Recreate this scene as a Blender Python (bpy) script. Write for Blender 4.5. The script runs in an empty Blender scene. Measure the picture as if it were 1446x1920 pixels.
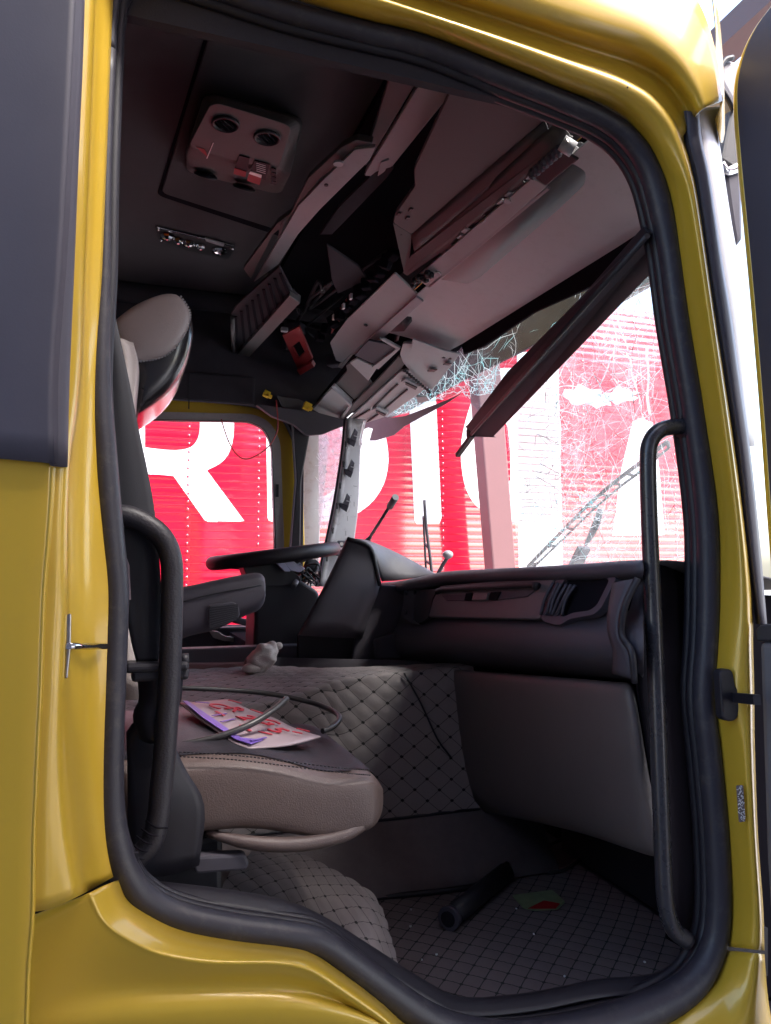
import bpy, bmesh, math, random
from math import sin, cos, pi, radians
from mathutils import Vector, Matrix
from mathutils.geometry import tessellate_polygon
random.seed(7)
SC = bpy.context.scene
COL = SC.collection

# ---------------------------------------------------------------- camera
F = 1444.0                                   # focal length in photograph pixels (photo 1446 x 1920)
EYE = Vector((0.0, -1.2, 2.0))
YAW, PITCH = radians(19.4095), radians(3.9615)
FWD = Vector((sin(YAW)*cos(PITCH), cos(YAW)*cos(PITCH), sin(PITCH)))
RGT = Vector((cos(YAW), -sin(YAW), 0))
UPV = RGT.cross(FWD)
cam = bpy.data.cameras.new("camera")
cam.sensor_fit = 'VERTICAL'; cam.sensor_height = 36.0; cam.lens = F/1920*36
cam.clip_start = 0.02; cam.clip_end = 2000
cam_o = bpy.data.objects.new("camera", cam); COL.objects.link(cam_o)
cam_o.matrix_world = Matrix.Translation(EYE) @ Matrix((RGT, UPV, -FWD)).transposed().to_4x4()
SC.camera = cam_o

# ---------------------------------------------------------------- world, sun, exposure
SUN_EL, SUN_AZ = radians(55), radians(-40)   # azimuth: direction the light comes from, from +X towards +Y
w = bpy.data.worlds.new("World"); SC.world = w; w.use_nodes = True
nt = w.node_tree; nt.nodes.clear()
sky = nt.nodes.new("ShaderNodeTexSky"); sky.sky_type = 'NISHITA'; sky.sun_disc = False
sky.sun_elevation = SUN_EL; sky.sun_rotation = pi/2 - SUN_AZ
sky.air_density = 1.0; sky.dust_density = 2.5; sky.ozone_density = 1.0
bg = nt.nodes.new("ShaderNodeBackground"); bg.inputs[1].default_value = 0.15
wo = nt.nodes.new("ShaderNodeOutputWorld")
nt.links.new(sky.outputs[0], bg.inputs[0]); nt.links.new(bg.outputs[0], wo.inputs[0])
sl = bpy.data.lights.new("sun", 'SUN'); sl.energy = 1.5; sl.angle = radians(14); sl.color = (1, .96, .9)
so = bpy.data.objects.new("sun", sl); COL.objects.link(so)
sd = Vector((cos(SUN_EL)*cos(SUN_AZ), cos(SUN_EL)*sin(SUN_AZ), sin(SUN_EL)))
so.rotation_euler = sd.to_track_quat('Z', 'Y').to_euler(); so.location = (0, 0, 12)
SC.view_settings.view_transform = 'Standard'; SC.view_settings.look = 'None'
SC.view_settings.exposure = 2.5; SC.view_settings.gamma = 1.0
SC.render.engine = 'CYCLES'
SC.cycles.max_bounces = 10; SC.cycles.diffuse_bounces = 6; SC.cycles.transparent_max_bounces = 24
SC.cycles.caustics_reflective = False; SC.cycles.caustics_refractive = False
SC.cycles.sample_clamp_indirect = 6.0

# ---------------------------------------------------------------- points from the survey of the photograph
def ray(px, py): return FWD + RGT*((px-723)/F) + UPV*((960-py)/F)
def hit(px, py, p, n):
    d = ray(px, py); t = (Vector(p)-EYE).dot(n)/d.dot(n); return EYE + d*t
def X(px, py, v): return hit(px, py, (v, 0, 0), Vector((1, 0, 0)))
def Y(px, py, v): return hit(px, py, (0, v, 0), Vector((0, 1, 0)))
def Z(px, py, v): return hit(px, py, (0, 0, v), Vector((0, 0, 1)))
def Ys(v, *pp): return [Y(a, b, v) for a, b in pp]
def Xs(v, *pp): return [X(a, b, v) for a, b in pp]
def Zs(v, *pp): return [Z(a, b, v) for a, b in pp]
def plane3(a, b, c):
    n = (b-a).cross(c-a).normalized()
    return lambda px, py: hit(px, py, a, n)

# ---------------------------------------------------------------- materials
def lin(c):
    return tuple(((v/255)/12.92 if v/255 <= .04045 else ((v/255+.055)/1.055)**2.4) for v in c)
def mat(name, col, rough=.5, metal=0.0, var=.12, vs=9.0, bump=.0, bs=250.0, coat=0.0, spec=.5, dirt=0.0, dcol=(.05, .04, .035), crough=.05):
    m = bpy.data.materials.new(name); m.use_nodes = True; n = m.node_tree.nodes; l = m.node_tree.links
    b = n["Principled BSDF"]; b.inputs["Roughness"].default_value = rough; b.inputs["Metallic"].default_value = metal
    b.inputs["Specular IOR Level"].default_value = spec
    if coat: b.inputs["Coat Weight"].default_value = coat; b.inputs["Coat Roughness"].default_value = crough
    tc = n.new("ShaderNodeTexCoord")
    nz = n.new("ShaderNodeTexNoise"); nz.inputs["Scale"].default_value = vs; nz.inputs["Detail"].default_value = 6; nz.inputs["Roughness"].default_value = .65
    l.new(tc.outputs["Object"], nz.inputs["Vector"])
    mx = n.new("ShaderNodeMix"); mx.data_type = 'RGBA'
    mx.inputs["A"].default_value = (*[c*(1-var) for c in col], 1); mx.inputs["B"].default_value = (*[min(1, c*(1+var)) for c in col], 1)
    l.new(nz.outputs["Fac"], mx.inputs["Factor"]); out = mx.outputs["Result"]
    if dirt:
        n2 = n.new("ShaderNodeTexNoise"); n2.inputs["Scale"].default_value = vs*2.3; n2.inputs["Detail"].default_value = 8; n2.inputs["Roughness"].default_value = .75
        l.new(tc.outputs["Object"], n2.inputs["Vector"])
        r = n.new("ShaderNodeMapRange"); r.inputs["From Min"].default_value = .52; r.inputs["From Max"].default_value = .72; r.inputs["To Max"].default_value = dirt
        l.new(n2.outputs["Fac"], r.inputs["Value"])
        m2 = n.new("ShaderNodeMix"); m2.data_type = 'RGBA'; m2.inputs["B"].default_value = (*dcol, 1)
        l.new(r.outputs[0], m2.inputs["Factor"]); l.new(out, m2.inputs["A"]); out = m2.outputs["Result"]
    l.new(out, b.inputs["Base Color"])
    rr = n.new("ShaderNodeMapRange"); rr.inputs["To Min"].default_value = max(.02, rough-.1); rr.inputs["To Max"].default_value = min(1, rough+.1)
    l.new(nz.outputs["Fac"], rr.inputs["Value"]); l.new(rr.outputs[0], b.inputs["Roughness"])
    if bump:
        n3 = n.new("ShaderNodeTexNoise"); n3.inputs["Scale"].default_value = bs; n3.inputs["Detail"].default_value = 3
        l.new(tc.outputs["Object"], n3.inputs["Vector"])
        bp = n.new("ShaderNodeBump"); bp.inputs["Strength"].default_value = bump; bp.inputs["Distance"].default_value = .002
        l.new(n3.outputs["Fac"], bp.inputs["Height"]); l.new(bp.outputs[0], b.inputs["Normal"])
    return m
M = {}
M['yellow'] = mat('gold_paint', (.60, .385, .034), .36, .12, .05, 3, coat=.6, crough=.10, bump=.03, bs=700, dirt=.22, dcol=(.40, .29, .06))
M['clad'] = mat('black_cladding', (.068, .063, .085), .55, 0, .12, 12, bump=.05, bs=400)
M['rubber'] = mat('seal_rubber', (.027, .025, .036), .48, 0, .25, 14, bump=.12, bs=500, dirt=.5, dcol=(.10, .09, .085))
M['black'] = mat('black_plastic', (.016, .0142, .021), .5, 0, .2, 12, bump=.12, bs=600)
M['dash'] = mat('dash_plastic', (.066, .059, .076), .62, 0, .15, 10, bump=.22, bs=700)
M['dashlite'] = mat('dash_top_plastic', (.12, .112, .125), .5, 0, .15, 10, bump=.22, bs=700, dirt=.3, dcol=(.2, .18, .17))
M['liner'] = mat('headliner_felt', (.088, .079, .088), .95, 0, .12, 16, bump=.45, bs=420, spec=.1)
M['liner_dark'] = mat('dark_felt', (.055, .05, .06), .95, 0, .15, 20, bump=.4, bs=420, spec=.1)
M['grey'] = mat('grey_trim_plastic', (.40, .405, .425), .5, 0, .08, 9, bump=.12, bs=600, dirt=.18, dcol=(.2, .17, .16))
M['grey2'] = mat('taupe_trim_plastic', (.082, .079, .083), .55, 0, .1, 9, bump=.15, bs=600, dirt=.2)
M['lilac'] = mat('pale_trim_plastic', (.36, .35, .375), .5, 0, .08, 12, bump=.08, bs=500, dirt=.15)
M['leather'] = mat('taupe_leather', (.135, .096, .089), .42, 0, .1, 18, bump=.4, bs=420, dirt=.3, dcol=(.11, .085, .08))
M['leather_lit'] = mat('lit_taupe_leather', (.43, .375, .36), .42, 0, .08, 18, bump=.4, bs=420, dirt=.15, dcol=(.2, .16, .15))  # taupe leather lightened to stand for light on headrest and seat back
M['leather_black'] = mat('black_leather', (.022, .0195, .026), .48, 0, .2, 18, bump=.45, bs=260)
M['leather_gloss'] = mat('shiny_black_leather', (.022, .02, .022), .22, 0, .2, 18, bump=.15, bs=420, coat=.6, crough=.15)
M['belt'] = mat('belt_webbing', (.028, .028, .036), .8, 0, .12, 30, bump=.15, bs=900)
M['chrome'] = mat('chrome', (.75, .76, .78), .12, 1, .1, 40)
M['steel'] = mat('steel', (.5, .47, .45), .35, 1, .2, 30, dirt=.3)
M['alu'] = mat('window_frame_metal', (.42, .38, .385), .4, .2, .1, 20, dirt=.2)
M['bare'] = mat('dirty_pale_panel', (.30, .29, .31), .6, 0, .12, 8, bump=.1, bs=200, dirt=.75, dcol=(.12, .085, .07))
M['rust'] = mat('rusty_grey_panel', (.50, .5, .54), .55, 0, .15, 6, bump=.2, bs=120, dirt=.55, dcol=(.18, .1, .07))
M['red'] = mat('red_wall_paint', (.58, .005, .036), .25, 0, .10, 5, bump=.12, bs=160, coat=1.0, crough=.07, dirt=.12, dcol=(.3, .01, .03))
M['red'].node_tree.nodes['Principled BSDF'].inputs['Coat IOR'].default_value = 2.4
M['white'] = mat('white_wall_paint', (.82, .81, .82), .32, 0, .03, 3, bump=.06, bs=90, coat=.3, crough=.12)
M['post'] = mat('pink_post_paint', (.235, .115, .118), .7, 0, .08, 6, bump=.2, bs=60)
M['concrete'] = mat('ground_concrete', (.48, .465, .455), .9, 0, .25, .8, bump=.6, bs=30, dirt=.4, dcol=(.08, .075, .07))
M['dark_floor'] = mat('light_absorbing_concrete', (.10, .095, .098), .6, 0, .3, 1.2, bump=.4, bs=40, dirt=.5, dcol=(.03, .03, .03))  # near ground darkened to cut bounce light
M['sheet'] = mat('roof_sheet', (.30, .25, .26), .6, .2, .12, 1.5, dirt=.3)
M['beam'] = mat('roof_beam_steel', (.10, .07, .07), .6, .2, .2, 3)
M['wall'] = mat('light_blocker_plaster', (.12, .115, .125), .9, 0, .12, .6, bump=.3, bs=40, dirt=.3)
M['cloth'] = mat('dirty_cloth', (.78, .73, .68), .95, 0, .2, 40, bump=.6, bs=300, spec=.1)
M['conn'] = mat('yellow_connector', (.75, .5, .02), .4, 0, .1, 60)
M['redplastic'] = mat('red_plastic', (.28, .01, .014), .45, 0, .15, 30)
M['copper'] = mat('red_wire', (.35, .03, .03), .5, 0, .1, 30)
M['hose'] = mat('black_hose_rubber', (.035, .032, .034), .38, 0, .2, 40, bump=.2, bs=300)
M['plate_white'] = mat('plate_white', (.34, .265, .29), .4, 0, .1, 20, dirt=.25, dcol=(.35, .2, .2))
M['plate_red'] = mat('plate_red', (.5, .03, .05), .4, 0, .2, 30)
M['plate_violet'] = mat('plate_violet', (.17, .10, .42), .4, 0, .35, 35)
M['carpet'] = mat('floor_carpet', (.20, .165, .168), .95, 0, .2, 25, bump=.6, bs=350, spec=.1)
M['teal'] = mat('teal_sticker', (.12, .45, .4), .5)
M['glassdark'] = mat('label_black', (.012, .012, .018), .5, spec=.25)
M['paper_green'] = mat('paper_green', (.16, .22, .12), .5, 0, .5, 40)
M['grey3'] = mat('shaded_trim_plastic', (.19, .19, .2), .6, 0, .08, 9, bump=.12, bs=600)  # grey trim darkened to stand for shade inside the header pocket
M['handle'] = mat('painted_handle_tube', (.035, .033, .04), .28, 0, .2, 20, spec=.7, bump=.05, bs=500)
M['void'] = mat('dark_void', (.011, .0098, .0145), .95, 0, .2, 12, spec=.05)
M['glove'] = mat('glove_box_plastic', (.115, .094, .094), .5, 0, .12, 9, bump=.2, bs=600, dirt=.15)
M['silverblue'] = mat('silver_blue_trim', (.45, .45, .62), .3, .5, .1, 20)

m_ = bpy.data.materials.new('translucent_roof_sheet'); m_.use_nodes = True; n_ = m_.node_tree.nodes; l_ = m_.node_tree.links
t_ = n_.new("ShaderNodeBsdfTranslucent"); t_.inputs[0].default_value = (.82, .62, .64, 1); x_ = n_.new("ShaderNodeMixShader"); x_.inputs[0].default_value = .75
n_["Principled BSDF"].inputs["Base Color"].default_value = (.6, .5, .52, 1)
l_.new(n_["Principled BSDF"].outputs[0], x_.inputs[1]); l_.new(t_.outputs[0], x_.inputs[2]); l_.new(x_.outputs[0], n_["Material Output"].inputs[0]); M['skylight'] = m_
# ---------------------------------------------------------------- mesh helpers
ROOT_INV = {}
def link(name, me, m, parent=None, smooth=False, bevel=0, seg=2, angle=40, subsurf=0, solid=0, kind=None, label=None):
    o = bpy.data.objects.new(name, me); COL.objects.link(o)
    if m is not None and not me.materials: me.materials.append(m)
    if smooth:
        for p in me.polygons: p.use_smooth = True
    if parent is not None:
        o.parent = parent
        if parent.name in ROOT_INV: o.matrix_parent_inverse = ROOT_INV[parent.name]
    if solid:
        s = o.modifiers.new("thickness", 'SOLIDIFY'); s.thickness = solid; s.offset = 0
    if bevel:
        b = o.modifiers.new("edge", 'BEVEL'); b.width = bevel; b.segments = seg; b.limit_method = 'ANGLE'; b.angle_limit = radians(angle); b.harden_normals = False
    if subsurf:
        s = o.modifiers.new("smooth", 'SUBSURF'); s.levels = subsurf; s.render_levels = subsurf
    if kind: o['kind'] = kind
    if label: o['label'] = label
    return o
def mesh(name, vs, fs):
    me = bpy.data.meshes.new(name); me.from_pydata([tuple(v) for v in vs], [], fs); me.update(); return me
def empty(name, loc, label=None, cat=None, group=None, parent=None):
    o = bpy.data.objects.new(name, None); COL.objects.link(o); o.empty_display_size = .1
    if parent is not None:
        o.parent = parent
        if parent.name in ROOT_INV: o.matrix_parent_inverse = ROOT_INV[parent.name]
    else:
        o.location = loc; ROOT_INV[o.name] = Matrix.Translation(-Vector(loc))
    if label: o['label'] = label
    if cat: o['category'] = cat
    if group: o['group'] = group
    return o
def tag(o, label, cat, group=None, kind=None):
    o['label'] = label; o['category'] = cat
    if group: o['group'] = group
    if kind: o['kind'] = kind
    return o
def area_normal(pts):
    n = Vector((0, 0, 0))
    for i in range(len(pts)):
        a, b = pts[i], pts[(i+1) % len(pts)]; n += a.cross(b)
    return n.normalized()
def plate_mesh(name, pts, t, holes=(), back=None, pockets=0):
    """polygon (3-D points) with holes, given thickness t away from the eye"""
    pts = [Vector(p) for p in pts]; n = area_normal(pts)
    c = sum(pts, Vector())/len(pts)
    if n.dot(EYE-c) < 0: n = -n
    d = -n*t if back is None else Vector(back)
    loops = [pts]+[[Vector(p) for p in h] for h in holes]
    flat = [p for lp in loops for p in lp]; N = len(flat)
    tris = tessellate_polygon(loops)
    vs = flat+[p+d for p in flat]; fs = []
    for a, b, e in tris:
        fs.append((a, b, e)); fs.append((a+N, e+N, b+N))
    s = 0
    for lp in loops:
        k = len(lp)
        for i in range(k):
            a, b = s+i, s+(i+1) % k; fs.append((a, b, b+N, a+N))
        s += k
    me = mesh(name, vs, fs); bm = bmesh.new(); bm.from_mesh(me)
    bmesh.ops.remove_doubles(bm, verts=bm.verts, dist=1e-5)
    bmesh.ops.recalc_face_normals(bm, faces=bm.faces)
    bmesh.ops.dissolve_limit(bm, angle_limit=radians(1), verts=bm.verts, edges=bm.edges)
    bm.to_mesh(me); bm.free(); return me
def plate(name, pts, m, parent, t=.01, bevel=.002, holes=(), back=None, **k):
    return link(name, plate_mesh(name, pts, t, holes, back), M[m], parent, bevel=bevel, **k)
def rnd(pts, r=.02, n=4):
    out = []; K = len(pts)
    for i in range(K):
        a, b, c = pts[i-1], pts[i], pts[(i+1) % K]
        u = (a-b); v = (c-b); rr = min(r, u.length*.45, v.length*.45)
        p0 = b+u.normalized()*rr; p1 = b+v.normalized()*rr
        for j in range(n+1):
            s = j/n; out.append(p0*(1-s)**2+b*2*s*(1-s)+p1*s*s)
    return out
def cr(p, n, closed=False):
    p = [Vector(q) if not isinstance(q, (float, int)) else q for q in p]; K = len(p); out = []
    rng = range(K) if closed else range(K-1)
    for i in rng:
        if closed: a, b, c, d = p[i-1], p[i], p[(i+1) % K], p[(i+2) % K]
        else:
            b, c = p[i], p[i+1]; a = p[i-1] if i > 0 else b*2-c; d = p[i+2] if i+2 < K else c*2-b
        for j in range(n):
            s = j/n
            out.append(.5*((2*b)+(c-a)*s+(2*a-5*b+4*c-d)*s*s+(3*b-a-3*c+d)*s**3))
    if not closed: out.append(p[-1])
    return out
def loft_mesh(name, rows, nu=4, nv=4, close_v=False, caps=False, close_u=False):
    rows = [cr(r, nv, close_v) if nv > 1 else list(r) for r in rows]
    if nu > 1:
        cols = [cr([r[k] for r in rows], nu, close_u) for k in range(len(rows[0]))]
        rows = [[c[i] for c in cols] for i in range(len(cols[0]))]
    R, K = len(rows), len(rows[0]); vs = [v for r in rows for v in r]; fs = []
    for i in range(R if close_u else R-1):
        i2 = (i+1) % R
        for j in range(K if close_v else K-1):
            j2 = (j+1) % K; fs.append((i*K+j, i*K+j2, i2*K+j2, i2*K+j))
    if caps: fs.append(tuple(range(K))); fs.append(tuple((R-1)*K+j for j in reversed(range(K))))
    me = mesh(name, vs, fs); bm = bmesh.new(); bm.from_mesh(me); bmesh.ops.recalc_face_normals(bm, faces=bm.faces); bm.to_mesh(me); bm.free()
    return me
def loft(name, rows, m, parent, nu=4, nv=4, close_v=False, caps=False, close_u=False, smooth=True, **k):
    return link(name, loft_mesh(name, rows, nu, nv, close_v, caps, close_u), M[m], parent, smooth=smooth, **k)
def tube_parts(path, r, seg=10, closed=False):
    K = len(path); vs = []; fs = []; up = Vector((.13, .31, .94)).normalized(); n = None
    rr = r if isinstance(r, (list, tuple)) else [r]*K
    for i, p in enumerate(path):
        a = path[i-1] if (i > 0 or closed) else p; b = path[(i+1) % K] if (i+1 < K or closed) else p
        t = (b-a).normalized()
        if n is None: n = (up-t*up.dot(t)).normalized()
        else: n = (n-t*n.dot(t)).normalized()
        q = t.cross(n)
        for s in range(seg):
            f = 2*pi*s/seg; vs.append(p+(n*cos(f)+q*sin(f))*rr[i])
    for i in range(K if closed else K-1):
        for s in range(seg):
            s2 = (s+1) % seg; i2 = (i+1) % K
            fs.append((i*seg+s, i*seg+s2, i2*seg+s2, i2*seg+s))
    if not closed: fs.append(tuple(reversed(range(seg)))); fs.append(tuple((K-1)*seg+s for s in range(seg)))
    return vs, fs
def tube(name, pts, r, m, parent, n=6, seg=10, closed=False, smooth=True, **k):
    path = cr(pts, n, closed) if n > 1 else [Vector(p) for p in pts]
    if isinstance(r, (list, tuple)): r = cr([float(v) for v in r], n, closed) if n > 1 else r
    vs, fs = tube_parts(path, r, seg, closed)
    o = link(name, mesh(name, vs, fs), M[m], parent, smooth=smooth, **k)
    if smooth:
        for p in o.data.polygons:
            if len(p.vertices) > 4: p.use_smooth = False
    return o
class MB:
    def __init__(s): s.v = []; s.f = []
    def add(s, vs, fs):
        k = len(s.v); s.v += [Vector(q) for q in vs]; s.f += [tuple(i+k for i in q) for q in fs]; return s
    def box(s, c, sx, sy, sz, R=None):
        R = R or Matrix.Identity(3); c = Vector(c)
        vs = [c+R @ Vector((a*sx/2, b*sy/2, d*sz/2)) for a in (-1, 1) for b in (-1, 1) for d in (-1, 1)]
        return s.add(vs, [(0, 1, 3, 2), (4, 6, 7, 5), (0, 4, 5, 1), (2, 3, 7, 6), (0, 2, 6, 4), (1, 5, 7, 3)])
    def bar(s, a, b, w_, h, up=Vector((0, 0, 1))):
        a, b = Vector(a), Vector(b); t = (b-a); L = t.length; t.normalize(); q = t.cross(up).normalized(); u = q.cross(t)
        return s.box((a+b)/2, L, w_, h, Matrix((t, q, u)).transposed())
    def tube(s, pts, r, seg=6, n=1):
        p = cr(pts, n) if n > 1 else [Vector(q) for q in pts]; return s.add(*tube_parts(p, r, seg))
    def plate(s, pts, t, holes=()):
        me = plate_mesh("tmp", pts, t, holes); s.add([v.co.copy() for v in me.vertices], [tuple(p.vertices) for p in me.polygons]); bpy.data.meshes.remove(me); return s
    def ball(s, c, rx, ry, rz, R=None, u=12, v=8, half=False):
        R = R or Matrix.Identity(3); c = Vector(c); vs = []; fs = []
        for i in range(v+1):
            th = pi*i/v*(.5 if half else 1)
            for j in range(u): f = 2*pi*j/u; vs.append(c+R @ Vector((rx*sin(th)*cos(f), ry*sin(th)*sin(f), rz*cos(th))))
        for i in range(v):
            for j in range(u): j2 = (j+1) % u; fs.append((i*u+j, (i+1)*u+j, (i+1)*u+j2, i*u+j2))
        return s.add(vs, fs)
    def disc(s, c, n, r, h, seg=16, r2=None):
        n = Vector(n).normalized(); a = n.orthogonal().normalized(); b = n.cross(a); c = Vector(c); r2 = r if r2 is None else r2
        vs = [c+(a*cos(2*pi*i/seg)+b*sin(2*pi*i/seg))*r for i in range(seg)]+[c+n*h+(a*cos(2*pi*i/seg)+b*sin(2*pi*i/seg))*r2 for i in range(seg)]
        fs = [tuple(reversed(range(seg))), tuple(range(seg, 2*seg))]+[(i, (i+1) % seg, seg+(i+1) % seg, seg+i) for i in range(seg)]
        return s.add(vs, fs)
    def build(s, name, m, parent, smooth=False, **k):
        me = mesh(name, s.v, s.f); bm = bmesh.new(); bm.from_mesh(me); bmesh.ops.remove_doubles(bm, verts=bm.verts, dist=1e-6); bmesh.ops.recalc_face_normals(bm, faces=bm.faces); bm.to_mesh(me); bm.free()
        return link(name, me, M[m] if isinstance(m, str) else m, parent, smooth=smooth, **k)
def box(name, lo, hi, m, parent, bevel=.003, **k):
    lo, hi = Vector(lo), Vector(hi); d = hi-lo
    return MB().box((lo+hi)/2, *d).build(name, m, parent, bevel=bevel, **k)
# ================================================================ SETTING
ground = link("ground", mesh("ground", [(-60, -60, 0), (60, -60, 0), (60, 60, 0), (-60, 60, 0)], [(0, 1, 2, 3)]), M['concrete'], kind='structure')

link("light_absorbing_floor", mesh("light_absorbing_floor", [(-9, -9, .004), (4.5, -9, .004), (4.5, 1.0, .004), (-9, 1.0, .004)], [(0, 1, 2, 3)]), M['dark_floor'], kind='structure')  # dark slab added to reduce light bounced up into the cab
WY = 4.8
wall = empty("slatted_wall", (2.0, WY, 0), "tall red slatted metal wall with huge white letters behind the truck", "wall")
PITCH_Z, Z0, NS = .0635, .30, 65
prof = [(0, 0), (.0125, -.0005), (.025, -.0007), (.0375, -.0005), (.053, 0), (.0560, .005), (.0600, .005), (PITCH_Z, 0)]
XL, XR = -3.0, Y(1346, 900, 4.8).x
sv, sf = [], []
for z, o in prof: sv += [(XL-2.0, o, z), (XR-2.0, o, z)]
for i in range(len(prof)-1): sf.append((2*i, 2*i+1, 2*i+3, 2*i+2))
slat_me = mesh("slat", sv, sf); slat_me.materials.append(M['red'])
for k in range(NS):
    o = bpy.data.objects.new("slat", slat_me); COL.objects.link(o); o.parent = wall; o.location = (0, 0, Z0+k*PITCH_Z)
box("backing_panel", (XL, WY+.02, 0), (XR, WY+.08, Z0+NS*PITCH_Z), 'beam', wall, bevel=0)
box("base_rail", (XL, WY-.03, 0.02), (XR, WY+.01, Z0-.005), 'beam', wall)
zr = [Z0+k*PITCH_Z+z for k in range(NS) for z, o in prof[:-1]]
def yoff(z):
    u = (z-Z0) % PITCH_Z
    for (a, oa), (b, ob) in zip(prof, prof[1:]):
        if u <= b: return oa+(ob-oa)*(u-a)/(b-a)
    return 0
def spans(loops, z):
    xs = []
    for lp in loops:
        for (x1, z1), (x2, z2) in zip(lp, lp[1:]+lp[:1]):
            if (z1 > z) != (z2 > z): xs.append(x1+(z-z1)*(x2-x1)/(z2-z1))
    xs.sort(); return list(zip(xs[::2], xs[1::2]))
def letter(loops_px, name="letter", m='white'):
    loops = [[(p.x, p.z) for p in Ys(WY, *lp)] for lp in loops_px]
    lo = max(min(z for l in loops for x, z in l), Z0+.002); hi = min(max(z for l in loops for x, z in l), Z0+NS*PITCH_Z-.002)
    zz = [lo]
    for z in zr:
        if lo < z < hi: zz += [z]
    zz.append(hi); fine = []
    for a, b in zip(zz, zz[1:]):
        n = max(1, int((b-a)/.005)); fine += [a+(b-a)*i/n for i in range(n)]
    fine.append(hi); vs, fs = [], []
    for a, b in zip(fine, fine[1:]):
        A, B = spans(loops, a+1e-5), spans(loops, b-1e-5)
        if len(A) != len(B): A = B = spans(loops, (a+b)/2)
        for (p, q), (r, s) in zip(A, B):
            k = len(vs); ya, yb = WY+yoff(a)-.0025, WY+yoff(b-1e-6)-.0025
            vs += [(p, ya, a), (q, ya, a), (s, yb, b), (r, yb, b)]; fs.append((k, k+1, k+2, k+3))
    return link(name, mesh(name, vs, fs), M[m], wall)
def curve(*pp): return [(v.x, v.y) for v in cr([Vector((a, b, 0)) for a, b in pp], 6)]
letter([[(205, 660)]+curve((345, 660), (390, 676), (422, 715), (437, 770), (438, 815), (430, 848), (414, 868), (388, 882))+[(459, 978), (390, 978), (384, 976), (380, 970), (325, 892), (272, 888), (272, 980), (205, 980)],
        [(272, 735)]+curve((325, 735), (352, 744), (369, 765), (375, 795), (371, 822), (358, 838), (335, 844), (305, 843), (272, 839))])
letter([[(497, 690)]+curve((620, 690), (670, 712), (702, 755), (720, 805), (728, 850), (726, 885), (716, 915), (696, 943), (664, 966), (625, 978))+[(510, 978), (504, 976), (502, 971)],
        [(548, 752)]+curve((590, 754), (622, 774), (640, 815), (645, 860), (636, 902), (612, 928), (585, 935))+[(548, 935)]])
letter([[(765, 700), (815, 700), (819, 780), (828, 972), (823, 983), (781, 983), (777, 976)]])
letter([curve((900, 715), (880, 765), (867, 815), (864, 855), (868, 894), (876, 922), (890, 945), (912, 962), (945, 976), (1000, 980))+[(1048, 960), (1052, 800), (1040, 720), (1000, 690), (940, 690)],
        [(925, 800), (940, 780), (952, 800), (957, 850), (957, 900), (942, 915), (925, 880)]])
letter([[(1148, 1004), (1165, 880), (1186, 792), (1200, 784), (1224, 792), (1236, 880), (1246, 1004)]])
letter([[(969, 660), (1046, 660), (1056, 1085), (973, 1085)]], "white_glare_panel")  # white laid on the slats to stand for glare in the glass
rv = MB()
for px in (353, 485, 655, 830, 1096, 1265):
    x = Y(px, 900, WY).x
    for k in range(10, NS): rv.ball((x+random.uniform(-.003, .003), WY-.005, Z0+k*PITCH_Z+.025+random.uniform(-.003, .003)), .010, .005, .010, u=8, v=4)
rv.build("rivet_rows", 'red', wall, smooth=True, kind='stuff')

post = empty("concrete_post", Y(940, 1060, 4.3)*1, "pink painted post standing before the red wall, seen over the dashboard", "post")
post.location.z = 0; ROOT_INV[post.name] = Matrix.Translation(-post.location)
pl, pr = Y(925, 1065, 4.3), Y(968, 1062, 4.3); tl, tr = Y(904, 815, 4.3), Y(946, 780, 4.3)
def ext(a, b, z): return a+(b-a)*((z-a.z)/(b.z-a.z))
q = [ext(pl, tl, .01), ext(pr, tr, .01), ext(pr, tr, 4.4), ext(pl, tl, 4.4)]
plate("shaft", q, 'post', post, t=.16, bevel=.012)
qb = [q[0]+Vector((-.03, -.03, 0)), q[1]+Vector((.03, -.03, 0))]
box("foot", (qb[0].x, qb[0].y, .005), (qb[1].x, qb[1].y+.22, .12), 'concrete', post)

# workshop the truck stands in front of: roof over the near side, plus added unseen light blockers behind the eye
ROOF_Y = -1.1
shed = empty("workshop", (0, -6, 0), "pale workshop roof of metal sheets on a dark beam, above the open truck door", "workshop")
for i in range(6):
    x0 = -1.74+i*1.04
    vs, fs = [], []
    for j in range(13):
        ye = ROOF_Y if x0 < 2.9 else 1.1
        vs += [(x0+j*.0867, -7.0, 4.95+(.03 if j % 2 else 0)), (x0+j*.0867, ye, 4.95+(.03 if j % 2 else 0))]
        if j: fs.append((2*j-2, 2*j-1, 2*j+1, 2*j))
    link("roof_sheet", mesh("roof_sheet", vs, fs), M['sheet' if x0 < 2.3 else 'skylight'], shed, solid=.004 if x0 < 2.3 else 0)
a, b = Z(1328, 112, 4.8), Z(1470, -18, 4.8)
MB().bar(a, b+(b-a)*6, .16, .14).build("roof_beam", 'beam', shed)
MB().tube([Z(1335, 118, 4.75), Z(1425, 58, 4.75), Z(1500, 5, 4.75)], .012).build("tie_rod", 'beam', shed)
for x in (-1.6, .9):
    MB().bar((x, -7, 4.85), (x, ROOF_Y, 4.85), .16, .16).build("roof_beam", 'beam', shed)
box("light_blocking_wall", (-7, -4.8, 0), (3.0, -4.5, 4.94), 'wall', shed, bevel=0)  # unseen wall, added to cut light from the door side
box("glare_blocking_slab", (3.0, -4.8, 3.65), (16.0, -4.5, 7.5), 'wall', shed, bevel=0)  # unseen slab, added to keep sky glare off the upper slats
box("glare_blocking_column", (4.6, -4.75, 0), (5.8, -4.45, 3.65), 'wall', shed, bevel=.01)  # unseen block, added to leave a dark band in the slats' glare

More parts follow.
